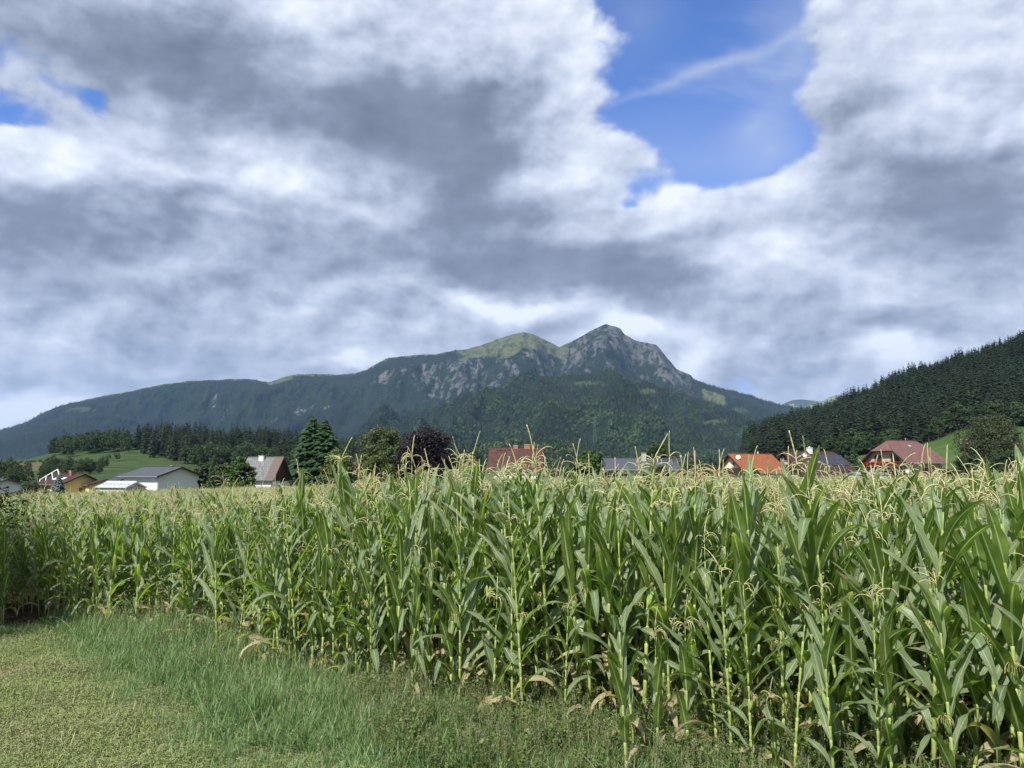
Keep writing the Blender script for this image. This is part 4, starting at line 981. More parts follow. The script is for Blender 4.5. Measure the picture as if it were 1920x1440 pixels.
class House:
    """ridge along local x, front wall at -y, origin under the middle of the plan at ground level"""
    def __init__(s, name, label, cat, x, y, z, rz, L, W, eave, ridge, wall, roof, over=0.5, gover=0.5, hip=(0, 0), group=None, drop=2.0, rake=WOOD_D):
        s.e = empty(name, (x, y, z), rz); tag(s.e, label, cat, group)
        s.L, s.W, s.eave, s.ridge, s.over, s.gover, s.hip = L, W, eave, ridge, over, gover, hip
        l, w = L / 2, W / 2
        sl = (ridge - eave) / w; s.sl = sl
        b = MB()
        # walls with gables
        V = [(-l, -w, -drop), (l, -w, -drop), (l, w, -drop), (-l, w, -drop), (-l, -w, eave), (l, -w, eave), (l, w, eave), (-l, w, eave)]
        h0, h1 = hip
        def gab(xx, h):
            if h <= 0: return [(xx, 0, ridge)]
            yy = h / sl; return [(xx, -yy, ridge - h), (xx, yy, ridge - h)]
        g0 = gab(-l, h0); g1 = gab(l, h1); n0 = len(V); V += g0 + g1; a0 = list(range(n0, n0 + len(g0))); a1 = list(range(n0 + len(g0), n0 + len(g0) + len(g1)))
        Fc = [(0, 1, 5, 4), (2, 3, 7, 6), tuple([1, 2, 6] + a1[::-1] + [5]), tuple([3, 0, 4] + a0 + [7])]
        b.add(V, Fc); b.obj('wall', wall, s.e)
        # roof: slabs with thickness
        t = 0.16; zl = eave - over * sl; lo = l + gover
        def slab(sgn):
            x0 = -lo + (h0 * 0 if h0 <= 0 else 0); yy0 = h0 / sl; yy1 = h1 / sl
            rx0 = -lo + (h0 * 0.9 if h0 > 0 else 0); rx1 = lo - (h1 * 0.9 if h1 > 0 else 0)
            P = [(-lo, sgn * (w + over), zl)]
            if h0 > 0: P.append((-lo, sgn * yy0, ridge - h0))
            P.append((rx0, 0, ridge)); P.append((rx1, 0, ridge))
            if h1 > 0: P.append((lo, sgn * yy1, ridge - h1))
            P.append((lo, sgn * (w + over), zl)); return P
        r = MB()
        def plate(P):
            n = len(P); nrm = (Vector(P[1]) - Vector(P[0])).cross(Vector(P[2]) - Vector(P[0])).normalized()
            if nrm.z < 0: P = P[::-1]; nrm = -nrm
            top = [tuple(Vector(p) + nrm * t) for p in P]
            q = math.hypot(1, sl)
            uv = [(p[0], p[1] * q) for p in top] + [(p[0], p[1] * q) for p in P]
            r.add(top + P, [tuple(range(n)), tuple(range(2 * n - 1, n - 1, -1))] + [(i, i + n, (i + 1) % n + n, (i + 1) % n) for i in range(n)], uv=uv)
        plate(slab(-1)); plate(slab(1))
        if h0 > 0: plate([(-lo, -h0 / sl, ridge - h0), (-lo + h0 * 0.9, 0, ridge), (-lo, h0 / sl, ridge - h0)])
        if h1 > 0: plate([(lo, -h1 / sl, ridge - h1), (lo - h1 * 0.9, 0, ridge), (lo, h1 / sl, ridge - h1)])
        s.roof = r.obj('roof', roof, s.e)
        rc = MB(); rx0 = -lo + (h0 * .9 if h0 > 0 else 0); rx1 = lo - (h1 * .9 if h1 > 0 else 0)
        rc.tube([(rx0, 0, ridge + t), (rx1, 0, ridge + t)], 0.11, 6); rc.obj('ridge_cap', roof, s.roof)
        # barge boards and gutter
        for xx, h in ((-lo - .03, h0), (lo + .03, h1)):
            bb = MB(); ye = w + over; yt = h / sl if h > 0 else 0
            for sg in (-1, 1):
                bb.add([(xx - .03, sg * ye, zl - .12), (xx + .03, sg * ye, zl - .12), (xx + .03, sg * ye, zl + .16), (xx - .03, sg * ye, zl + .16),
                        (xx - .03, sg * yt, ridge - h - .12), (xx + .03, sg * yt, ridge - h - .12), (xx + .03, sg * yt, ridge - h + .18), (xx - .03, sg * yt, ridge - h + .18)],
                       [(0, 1, 5, 4), (1, 2, 6, 5), (2, 3, 7, 6), (3, 0, 4, 7), (0, 3, 2, 1), (4, 5, 6, 7)])
            bb.obj('barge_board', rake, s.e)
        gt = MB(); gt.tube([(-lo, -w - over - .06, zl + .05), (lo, -w - over - .06, zl + .05)], 0.075, 6); gt.obj('gutter', METAL, s.e)
        dp = MB(); dp.tube([(l - .1, -w - over, zl), (l - .1, -w - .08, zl - .5), (l - .1, -w - .08, -drop)], 0.05, 6); dp.obj('downpipe', METAL, s.e)
    def on_roof(s, x, v, up=0.16):
        """frame on the front slope: v is 0 at the ridge, 1 at the wall line; returns matrix with z along the normal"""
        y = -s.W / 2 * v; z = s.ridge - s.sl * s.W / 2 * v
        n = Vector((0, -s.sl, 1)).normalized(); a = Vector((1, 0, 0)); c = n.cross(a)
        M = Matrix((a, c, n)).transposed().to_4x4(); M.translation = Vector((x, y, z)) + n * up
        return M
    def chimney(s, x, v, w, d, h, mat, cap=None):
        y = -s.W / 2 * v; z = s.ridge - s.sl * abs(s.W / 2 * v)
        b = MB(); b.box(x - w / 2, x + w / 2, y - d / 2, y + d / 2, z - .6, z + h); o = b.obj('chimney', mat, s.e)
        c = MB(); c.box(x - w / 2 - .06, x + w / 2 + .06, y - d / 2 - .06, y + d / 2 + .06, z + h + .002, z + h + .09)
        if cap == 'pot': c.tube([(x, y, z + h + .08), (x, y, z + h + .35)], .13, 8)
        c.obj('chimney_cap', W_GREY if cap != 'pot' else PLASTW, o)
    def window(s, wall, u, z, w, h, frame=None, shutters=None, flowers=False, glass=None):
        """wall 'f' front, 'r' right gable, 'l' left gable; u along the wall"""
        fr = frame or PLASTW
        if wall == 'f': M = Matrix.Translation((u, -s.W / 2, z))
        elif wall == 'r': M = Matrix.Translation((s.L / 2, u, z)) @ Matrix.Rotation(R(90), 4, 'Z')
        else: M = Matrix.Translation((-s.L / 2, u, z)) @ Matrix.Rotation(R(-90), 4, 'Z')
        b = MB(); k = .09
        b.box(-w / 2, w / 2, -.07, .02, -h / 2, -h / 2 + k, M); b.box(-w / 2, w / 2, -.07, .02, h / 2 - k, h / 2, M)
        b.box(-w / 2, -w / 2 + k, -.068, .02, -h / 2 + k, h / 2 - k, M); b.box(w / 2 - k, w / 2, -.068, .02, -h / 2 + k, h / 2 - k, M)
        if w > .9: b.box(-k / 2, k / 2, -.066, .02, -h / 2 + k, h / 2 - k, M)
        o = b.obj('window', fr, s.e)
        p = MB(); p.box(-w / 2 + k, w / 2 - k, -.03, .01, -h / 2 + k, h / 2 - k, M); p.obj('pane', glass or GLASSD, o)
        q = MB(); q.box(-w / 2 - .06, w / 2 + .06, -.16, -.002, -h / 2 - .07, -h / 2 - .004, M); q.obj('sill', W_GREY, o)
        if shutters:
            for sg in (-1, 1):
                t = MB(); t.box(sg * (w / 2 + .04) if sg > 0 else -w / 2 - .04 - w * .48, (w / 2 + .04 + w * .48) if sg > 0 else -w / 2 - .04, -.09, -.03, -h / 2, h / 2, M); t.obj('shutter', shutters, s.e)
        if flowers: s.flowers(M, -w / 2 - .3, w / 2 + .3, -h / 2 - .1, .3)
    def flowers(s, M, x0, x1, z, d, tall=.45):
        rs = np.random.RandomState(int(abs(x0 * 100)) + 3); n = int(160 * (x1 - x0)); b = MB()
        P = np.stack([rs.uniform(x0, x1, n), rs.uniform(-d - .15, -.05, n), z + rs.uniform(-.25, tall * .6, n)], 1)
        for p in P:
            a = rs.normal(0, .09, (3, 3)); b.add([tuple(M @ Vector(p + a[k])) for k in range(3)], [(0, 1, 2)])
        b.obj('flower_box', FLOWER, s.e)
    def skylight(s, x, v, w, h, glass=None):
        M = s.on_roof(x, v); b = MB(); b.box(-w / 2, w / 2, -h / 2, h / 2, -.05, .07, M); o = b.obj('skylight', METAL, s.e)
        p = MB(); p.box(-w / 2 + .07, w / 2 - .07, -h / 2 + .07, h / 2 - .07, .04, .085, M); p.obj('pane', glass or GLASSR, o)
    def solar(s, x0, v0, cols, rows, pw, ph, shear=0.0, tilt=0.0):
        me = None
        for r_ in range(rows):
            for c in range(cols):
                M = s.on_roof(x0, v0) @ Matrix.Rotation(R(tilt), 4, 'X')
                cx = c * (pw + .03) + pw / 2 + shear * r_; cy = -(r_ * (ph + .03) + ph / 2)
                Mo = M @ Matrix.Translation((cx, cy, .06 + .0))
                if me is None:
                    b = MB(); b.box(-pw / 2, pw / 2, -ph / 2, ph / 2, 0, .04)
                    b.uv = [b.v[0][:, :2].copy()]; b.box(-pw / 2 - .012, pw / 2 + .012, -ph / 2 - .012, ph / 2 + .012, -.02, .034, mi=1)
                    me = b.mesh('solar_panel', [PV, METAL])
                o = link('solar_panel', me, s.e); o.matrix_local = Mo
    def dish(s, x, v, rad=.42, face=-0.5, up=0.5):
        M = s.on_roof(x, v); p0 = M.translation
        b = MB(); b.tube([tuple(p0), (p0.x, p0.y, p0.z + up)], .03, 5); o = b.obj('antenna_mast', METAL, s.e)
        d = MB(); c = Vector((p0.x, p0.y - .05, p0.z + up + .1)); ax = Vector((face, -1, .35)).normalized(); u = ax.orthogonal().normalized(); w = ax.cross(u)
        V = []; n = 14
        for k, (rr, dep) in enumerate([(0.001, -.10), (.5, -.07), (1, 0)]):
            for j in range(n): V.append(tuple(c + (u * math.cos(2 * math.pi * j / n) + w * math.sin(2 * math.pi * j / n)) * rad * rr + ax * dep))
        d.add(V, [(k * n + j, k * n + (j + 1) % n, (k + 1) * n + (j + 1) % n, (k + 1) * n + j) for k in range(2) for j in range(n)])
        d.tube([tuple(c - w * rad * .9), tuple(c + ax * rad * .9)], .012, 4)
        d.obj('satellite_dish', PLASTW, s.e)
    def box(s, name, mat, x0, x1, y0, y1, z0, z1):
        b = MB(); b.box(x0, x1, y0, y1, z0, z1); return b.obj(name, mat, s.e)
def wpos(px, d, py=880):
    return float(at(px, py, d)[0])
def hz(py, d): return float(at(960, py, d)[2])
def house_at(name, label, px_mid, d, rz, L, W, py_ridge, py_eave, wall, roof, over=.5, **kw):
    x = wpos(px_mid, d); z = float(ground_z(x, d))
    if 'zoff' in kw: z += kw.pop('zoff')
    zr = hz(py_ridge, d) - z; dn = d - (W / 2) * math.cos(rz)
    zl = hz(py_eave, dn) - z            # lower edge of the front slope
    sl = (zr - zl) / (W / 2 + over)
    return House(name, label, kw.pop('cat', 'house'), x, d, z, rz, L, W, zr - sl * W / 2, zr, wall, roof, over=over, **kw)

# centre: white house under a steep red brown roof
h = house_at('house', 'white house with steep red brown tiled roof and two brick chimneys', 968, 147, R(-3), 9.6, 8.6, 841, 884, W_WHITE, R_RED, gover=.35, over=.55)
h.chimney(-0.1, 0.0, .85, .7, .55, BRICKM); h.chimney(2.5 - .4, 0.0, 1.15, .7, .65, BRICKM)
h.window('f', 3.2, 1.2, 1.2, 1.1, WOOD_D); h.window('f', -1.2, 1.2, 1.2, 1.1, WOOD_D); h.window('f', -3.6, 1.2, 1.0, 1.1, WOOD_D); h.window('r', -1.6, 1.3, 1.0, 1.2); h.window('r', 0, 4.4, 1.0, 1.0)
for k in range(4): 
    M = h.on_roof(-3.6 + k * .75, .12); b = MB(); b.box(-.1, .1, -.12, .12, 0, .12, M); b.obj('vent_tile', R_MAR, h.e)
for k in range(3):
    M = h.on_roof(2.9 + k * .6, .12); b = MB(); b.box(-.1, .1, -.12, .12, 0, .12, M); b.obj('vent_tile', R_MAR, h.e)
# small white building peeping out left of it
h = House('garage', 'low white garage just left of the red roofed white house', 'garage', wpos(882, 150), 152, float(ground_z(-8, 150)), 0, 6, 5, 1.7, 2.9, W_WHITE, R_SLATE, over=.3, gover=.3)
# grey bungalow with solar panels
h = house_at('bungalow', 'long grey roofed bungalow with a row of solar panels and a pale chimney', 1196, 143, R(2), 12.6, 9.5, 861, 882, W_CREAM, R_SLATE, over=.7, hip=(0, 0), gover=.6)
h.chimney(.9, 0.25, .75, .75, 1.5, W_GREY); h.solar(2.4 - .5, 0.05, 5, 2, 1.22, .85, shear=.10)
h.window('f', .3, 1.9, 1.2, 1.3); h.window('f', 1.9, 1.9, 1.2, 1.3); h.window('f', 4.6, 1.9, 1.0, 1.1); h.window('f', -3.5, 1.9, 1.4, 1.2)
h = House('shed', 'small grey roofed shed at the right end of the bungalow', 'shed', wpos(1279, 138), 139, float(ground_z(31, 139)), R(3), 3.2, 3.4, 1.05, 1.75, W_GREY, R_ETER, over=.25, gover=.2)
h.window('f', .5, .6, .7, .5)
# orange roof
h = house_at('house', 'house with bright orange tiled roof and cream gable', 1407, 150, R(20), 8.6, 9.0, 853, 888, W_CREAM, R_ORG, over=.8, gover=.8)
h.dish(-4.0, .35, .42, face=-.6, up=.35); h.window('l', -.8, 3.9, .9, 1.1); h.window('l', 1.2, 1.6, 1.0, 1.2); h.window('f', -1, 1.0, 1.1, 1.1); h.window('f', 2, 1.0, 1.1, 1.1)
b = MB(); b.tube([(1.9, 0, h.ridge), (1.9, 0, h.ridge + .5)], .09, 8); b.tube([(1.9, 0, h.ridge + .5), (1.9, 0, h.ridge + .62)], .15, 8); b.obj('flue', PLASTW, h.e)
h.box('balcony', WOOD_D, -5.2, -4.35, -3.5, 3.5, 2.1, 3.0)
# dark brown roof with the large solar field
h = house_at('house', 'dark brown roofed house with a large field of solar panels, white chimney and dish', 1522, 158, R(19), 12.6, 10.4, 848, 893, W_BEIGE, R_BRN, over=.7, gover=.7, hip=(0, 1.6))
h.chimney(-.55, 0.05, .85, .8, 1.05, W_WHITE, cap='pot'); h.dish(-2.9, .28, .42, up=.35); h.skylight(-.95, .47, .95, 1.1)
h.solar(-.35, .17, 6, 3, 1.12, 1.05, shear=.0)
h.window('f', 0.2, 1.5, 1.2, 1.3, WOOD_D); h.window('f', 3.0, 1.5, 1.0, 1.2, WOOD_D); h.window('f', 4.8, 1.5, .9, 1.2, WOOD_D); h.window('f', -3.4, 1.2, 1.4, 1.3); h.window('l', 0, 4.9, 1.1, 1.2, WOOD_D)
h.box('balcony', WOOD_D, -7.1, -6.35, -4, 4, 2.5, 3.4)
# low white hall between the brown and the salmon house
h = House('garage', 'long low white garage with flat grey top between the brown and salmon houses', 'garage', wpos(1629, 146), 147, float(ground_z(67, 147)), R(6), 6.2, 4.4, 1.35, 1.62, PLASTW, METAL, over=.1, gover=.1, rake=METAL)
# salmon house
h = house_at('house', 'salmon walled house with faded red half hipped roof and geranium balcony', 1694, 152, R(24), 9.6, 9.2, 828, 869, W_PINK, R_PINK, over=.8, gover=1.0, hip=(2.0, 2.0))
h.chimney(-1.2, -.12, 1.2, .7, .5, R_MAR); h.skylight(.35, .28, .5, .5)
b = MB(); b.tube([(1.4, 0.3, h.ridge - .2), (1.4, .3, h.ridge + .55)], .08, 8); b.tube([(1.4, .3, h.ridge + .55), (1.4, .3, h.ridge + .7)], .13, 8); b.obj('flue', METAL, h.e)
h.window('f', 1.2, 1.7, 1.5, 1.5, WOOD_D, shutters=WOOD_D, flowers=True); h.window('f', -3.0, 1.6, .9, 1.1, WOOD_D); h.window('l', 1.5, 4.3, .9, 1.3, WOOD_D, shutters=WOOD_D); h.window('l', -2.2, 4.3, .9, 1.6, WOOD_D, shutters=WOOD_D); h.window('l', 0.5, 1.2, 1.2, 1.3, WOOD_D)
bo = h.box('balcony', WOOD_D, -5.75, -4.82, -4.4, 4.4, 2.55, 2.72); 
for k in range(22):
    b = MB(); y = -4.35 + k * .41; b.box(-5.75, -5.71, y, y + .3, 2.74, 3.5); b.obj('baluster', WOOD_D, bo)
h.flowers(Matrix.Translation((-5.72, 0, 3.35)) @ Matrix.Rotation(R(-90), 4, 'Z'), -4.0, 4.0, 0, .3)
b = MB(); b.tube([(-4.86, -4.4, 1.4), (-4.95, -4.75, 1.75)], .03, 5); c = Vector((-4.95, -4.95, 1.85)); ax = Vector((-.5, -1, .3)).normalized(); u = ax.orthogonal().normalized(); w = ax.cross(u)
b.add([tuple(c + (u * math.cos(a) + w * math.sin(a)) * .45 + ax * (0 if a < 9 else 0)) for a in np.linspace(0, 6.28, 14, endpoint=False)] + [tuple(c - ax * .1)], [(j, (j + 1) % 14, 14) for j in range(14)]); b.obj('satellite_dish', PLASTW, h.e)
h.box('carport_roof', METAL, -8.2, -4.9, -4.6, 1, 1.95, 2.05)
# small pavilion with a red pyramid roof
def pavilion():
    x = wpos(1368, 136); z = float(ground_z(x, 136)); e = empty('pavilion', (x, 136, z), R(12)); tag(e, 'small white pavilion with red pyramid roof before the orange roofed house', 'pavilion')
    zr = hz(885, 136) - z; ze = hz(895, 136) - z; b = MB(); w = 1.45
    b.add([(-w, -w, ze), (w, -w, ze), (w, w, ze), (-w, w, ze), (0, 0, zr), (-w, -w, ze - .12), (w, -w, ze - .12), (w, w, ze - .12), (-w, w, ze - .12)], [(0, 1, 4), (1, 2, 4), (2, 3, 4), (3, 0, 4), (0, 5, 6, 1), (1, 6, 7, 2), (2, 7, 8, 3), (3, 8, 5, 0), (8, 7, 6, 5)]); b.obj('roof', R_MAR, e)
    for sx in (-1, 1):
        for sy in (-1, 1):
            b = MB(); b.box(sx * 1.2 - .07, sx * 1.2 + .07, sy * 1.2 - .07, sy * 1.2 + .07, -1, ze - .125); b.obj('post', W_WHITE, e)
    b = MB(); b.box(-1.12, 1.12, -1.22, -1.16, -1, ze - .75); b.obj('parapet', W_WHITE, e)
pavilion()
# cottage with worn grey roof
h = house_at('cottage', 'cottage with weathered grey tiled roof, brown worn patch and white chimney', 498, 133, R(-9), 5.6, 6.2, 859, 901, W_WHITE, R_ETER, over=.5, gover=.5, rake=WOOD_D)
h.chimney(-.55, 0.12, .85, .7, .75, W_WHITE); h.window('f', .8, 1.0, 1.0, .9, WOOD_D); h.window('r', 0.3, 3.4, .9, 1.1, WOOD_D); h.skylight(.4, .62, .55, .4, glass=R_BRN)
b = MB(); q = h.L / 2 + .03; b.add([(q, -3.1, h.eave - .6), (q, 3.1, h.eave - .6), (q, 3.1, h.eave), (q, 0, h.ridge - .05), (q, -3.1, h.eave), (q + .06, -3.1, h.eave - .6), (q + .06, 3.1, h.eave - .6), (q + .06, 3.1, h.eave), (q + .06, 0, h.ridge - .05), (q + .06, -3.1, h.eave)], [(0, 1, 2, 3, 4), (9, 8, 7, 6, 5), (0, 5, 6, 1), (1, 6, 7, 2), (2, 7, 8, 3), (3, 8, 9, 4), (4, 9, 5, 0)]); b.obj('gable_boarding', WOOD_D, h.e)
h.box('porch_rail', PLASTW, 3.3, 5.2, -1.2, -1.1, 1.9, 2.0)
# far small gable
h = House('house', 'small far house with pale reddish roof between the trees', 'house', wpos(677, 240), 240, hz(893, 240), R(-30), 6, 6, 1.2, 4.2, W_GREY, R_PINK, over=.4, gover=.3)
# long white house
h = house_at('house', 'large white house with dark slate roof and two small gable windows', 304, 162, R(-31), 11.6, 9.4, 877, 894.5, W_WHITE, R_SLATE, over=.9, gover=.8)
h.window('r', -.9, 2.75, .6, .7); h.window('r', -.9, .55, .6, .8); h.window('f', -2.6, 1.2, 1.6, 1.5, glass=GLASSR); h.window('f', 1.6, 1.2, 1.3, 1.5, glass=GLASSR); h.window('f', -5.0, 1.2, 1.2, 1.5, glass=GLASSR); h.window('f', 4.2, 1.2, 1.2, 1.5, glass=GLASSR)
h.chimney(3.4, 0, .7, .5, .35, WOOD_D)
# solar roofed outbuilding left of it
h = house_at('outbuilding', 'outbuilding with steep blue grey solar roof left of the white house', 236, 172, R(-31), 3.6, 6, 889, 906, W_WHITE, R_SLATE, over=.3, gover=.3)
h.solar(-1.8, .12, 3, 3, 1.1, 1.0)
# glass roofed greenhouse
def greenhouse():
    d = 148; h = house_at('greenhouse', 'greenhouse with grey framed glass roof in front of the white house', 229, d, R(-22), 7.6, 4.6, 904.5, 915, W_GREY, GLASSR, over=.2, gover=.1, rake=PLASTW)
    for k in range(9):
        x = -3.7 + k * .92; b = MB()
        for v in (0.0, ):
            M = h.on_roof(x, .5, .19); b.box(-.04, .04, -1.35, 1.35, 0, .06, M)
        b.obj('glazing_bar', METAL, h.e)
    M = h.on_roof(0, .5, .18); b = MB(); b.box(-3.8, 3.8, -.04, .04, 0, .08, M); b.obj('glazing_bar', METAL, h.e)
greenhouse()
h = House('shed', 'little brown gabled shed right of the greenhouse', 'shed', wpos(266, 146), 146, float(ground_z(-70, 146)), R(-40), 3.0, 3.4, 1.5, 2.3, WOOD_D, R_BRN, over=.3, gover=.3)
# yellow house and annex
h = house_at('house', 'yellow house with maroon roof, two brick chimneys and two roof windows', 133, 205, R(-33), 12.4, 10.5, 889.5, 909.5, W_YEL, R_MAR, over=.9, gover=.9)
h.chimney(-.7, -.1, .9, .9, 1.1, BRICKM); h.chimney(2.4, .18, .7, .7, 1.3, BRICKM)
h.skylight(-1.6, .52, 1.7, 1.6, glass=PLASTW); h.skylight(2.2, .55, 1.5, 1.6, glass=PLASTW)
h.window('r', -.4, 2.6, .9, 1.3, WOOD_D); h.window('f', 3.2, -.1, 1.6, 1.2); h.window('f', -4.6, .6, 2.2, 2.0, glass=GLASSD); h.window('f', -.6, .6, 1.5, 1.5)
h.box('corner_pilaster', W_WHITE, -6.32, -5.7, -5.36, -5.2, -2, h.eave - .05); h.box('corner_pilaster', W_WHITE, 5.8, 6.28, -5.36, -5.2, -2, h.eave - .05)
b = MB(); p = [(-6.2, -3.2, h.ridge - 2.2), (-5.0, .4, h.ridge + .1)]
def rack(h):
    """the raised white frame on the left end of the roof"""
    A = Vector((-6.4, -4.4, h.ridge - 2.6)); Bv = Vector((-3.6, -4.9, h.ridge - 2.6)); C = Vector((1.0 - 1.5, -1.0, h.ridge + 1.5)); 
    x0, x1 = -7.0, -2.2; b = MB()
    lo = [Vector((x0, -4.2, h.ridge - 1.4)), Vector((x0 + 1.0, -5.0, h.ridge - 3.0))]; hi = [Vector((x1 - .6, -2.0, h.ridge + 1.35)), Vector((x1 + .8, -2.2, h.ridge - .25))]
    for a_, b_ in ((lo[0], hi[0]), (lo[0], lo[1]), (hi[0], hi[1])): b.tube([tuple(a_), tuple(b_)], .12, 5)
    for f in (.35, .68): b.tube([tuple(lo[0].lerp(hi[0], f)), tuple(lo[1].lerp(hi[1], f))], .09, 5)
    b.obj('rooftop_frame', PLASTW, h.e)
rack(h)
h = house_at('annex', 'low yellow annex with maroon roof right of the yellow house', 196, 202, R(-52), 6.5, 7.5, 899.5, 910, W_YEL, R_MAR, over=.6, gover=.6)
# leftmost white gable
h = house_at('house', 'white gabled house with dark roof, leftmost house of the village', 6, 225, R(-42), 8, 10, 899, 912, W_WHITE, R_SLATE, over=.8, gover=.8)
h.window('r', 1, 1.0, .8, .9)
# garden fence strip along the village
def pole(name, label, px, top, d, r, mat, arms=0, cat='pole'):
    x = wpos(px, d); z = float(ground_z(x, d)) if d < 200 else hz(862, d); zt = hz(top, d); b = MB(); e = empty(name, (x, d, z)); tag(e, label, cat)
    b.tube([(0, 0, -.5), (0, 0, (zt - z) * .5), (0, 0, zt - z)], [r * 1.2, r, r * .8], 8); b.obj('shaft', mat, e)
    for k in range(arms):
        c = MB(); c.box(-.9, .9, -.06, .06, zt - z - .5 - k * 1.0, zt - z - .36 - k * 1.0); o = c.obj('crossarm', mat, e)
        for q in (-.8, 0, .8):
            i = MB(); i.tube([(q, 0, zt - z - .36 - k), (q, 0, zt - z - .16 - k)], .05, 6); i.obj('insulator', PLASTW, o)
    return Vector((x, d, zt))
p1 = pole('utility_pole', 'pale wooden pole standing alone right of the bungalow', 1304, 845, 150, .14, WOOD_L)
p2 = pole('utility_pole', 'dark wooden power pole on the meadow beside the olive brown tree', 1811, 822, 200, .15, WOOD_D, 2)
def wire(a, b_, sag, name='power_line', lab=''):
    b = MB(); n = 14; P = [tuple(a.lerp(b_, i / n) - Vector((0, 0, sag * 4 * (i / n) * (1 - i / n)))) for i in range(n + 1)]
    b.tube(P, .012, 4); return tag(b.obj(name, METAL), lab, 'cable')
wire(p1 + Vector((0, 0, -.2)), Vector((wpos(1235, 190), 190, hz(850, 190))), .4, lab='cable from the pale pole to the trees behind the bungalow')
wire(p1 + Vector((0, 0, -.9)), Vector((wpos(1420, 175), 175, hz(851, 175))), .6, lab='cable from the pale pole towards the orange roofed house')
wire(p2 + Vector((-.8, 0, -.2)), Vector((wpos(2000, 235), 235, hz(828, 235))), .8, lab='upper cable from the power pole across the olive brown tree')
# lattice pylon on the foothill
def pylon():
    d = 1900; x = wpos(1116, d); zt = hz(783, d); z = zt - 62; e = empty('pylon', (x, d, z)); tag(e, 'tall lattice power pylon on the wooded foothill', 'pylon'); H = 62
    m = simple_mat('pylon_steel', (0.16, 0.17, 0.165), .6, .4, .05, 1, .3)
    b = MB(); L_ = []
    for sx in (-1, 1):
        for sy in (-1, 1): b.tube([(sx * 4.0, sy * 4.0, 0), (sx * 1.2, sy * 1.2, H * .7), (sx * .6, sy * .6, H)], .16, 4)
    for k in range(12):
        f0 = k / 12; f1 = (k + 1) / 12; w0 = 4 - 3.4 * f0; w1 = 4 - 3.4 * f1
        for s_ in (-1, 1):
            b.tube([(-w0, s_ * w0, H * f0), (w1, s_ * w1, H * f1)], .07, 3); b.tube([(w0, s_ * w0, H * f0), (-w1, s_ * w1, H * f1)], .07, 3)
            b.tube([(s_ * w0, -w0, H * f0), (s_ * w1, w1, H * f1)], .07, 3)
    b.obj('tower', m, e)
    for f, w in ((.99, 10), (.80, 13)):
        c = MB(); c.tube([(-w, 0, H * f), (0, 0, H * f + 1.2), (w, 0, H * f)], .3, 4); c.tube([(-w, 0, H * f), (w, 0, H * f)], .22, 4); c.obj('crossarm', m, e)
pylon()
# stand of garden growth and low fences between field and gardens
def hedge(px0, px1, d, h, lab, seed, mat):
    x0, x1 = wpos(px0, d), wpos(px1, d); n = int((x1 - x0) * 260 * h); rs = np.random.RandomState(seed)
    P = np.stack([rs.uniform(x0, x1, n), d + rs.normal(0, .7, n), rs.rand(n) ** .8], 1); P[:, 2] = ground_z(P[:, 0], P[:, 1]) + P[:, 2] * h * (.6 + .7 * fbm(P[:, 0] / 3, 0 * P[:, 0] + seed, 3, 7))
    nr = rs.normal(0, 1, (n, 3)); nr /= np.linalg.norm(nr, axis=1)[:, None]; t = np.cross(nr, rs.normal(0, 1, (n, 3))); t /= np.linalg.norm(t, axis=1)[:, None]; u = np.cross(nr, t); s_ = .16 * rs.uniform(.6, 1.3, n)[:, None]
    V = np.stack([P - t * s_, P - u * s_ * .6, P + t * s_, P + u * s_ * .6], 1).reshape(-1, 3)
    return tag(link('hedge', np_mesh('hedge', V, np.arange(n * 4).reshape(-1, 4), mat, attrs={'tone': np.repeat(rs.rand(n), 4)})), lab, 'hedge')
hedge(-60, 90, 140, 2.4, 'dark garden hedge in front of the leftmost white gable', 1, F_DARK)
hedge(355, 480, 128, 2.0, 'dark hedge between the white house and the cottage', 2, F_DARK)
hedge(530, 700, 128, 1.9, 'dark hedge under the twin topped spruce', 3, F_DARK)
hedge(1255, 1365, 126, 1.7, 'low hedge from the shed to the pavilion', 4, F_DARK)
hedge(1745, 1990, 150, 2.0, 'low hedge right of the salmon house', 5, F_DARK)
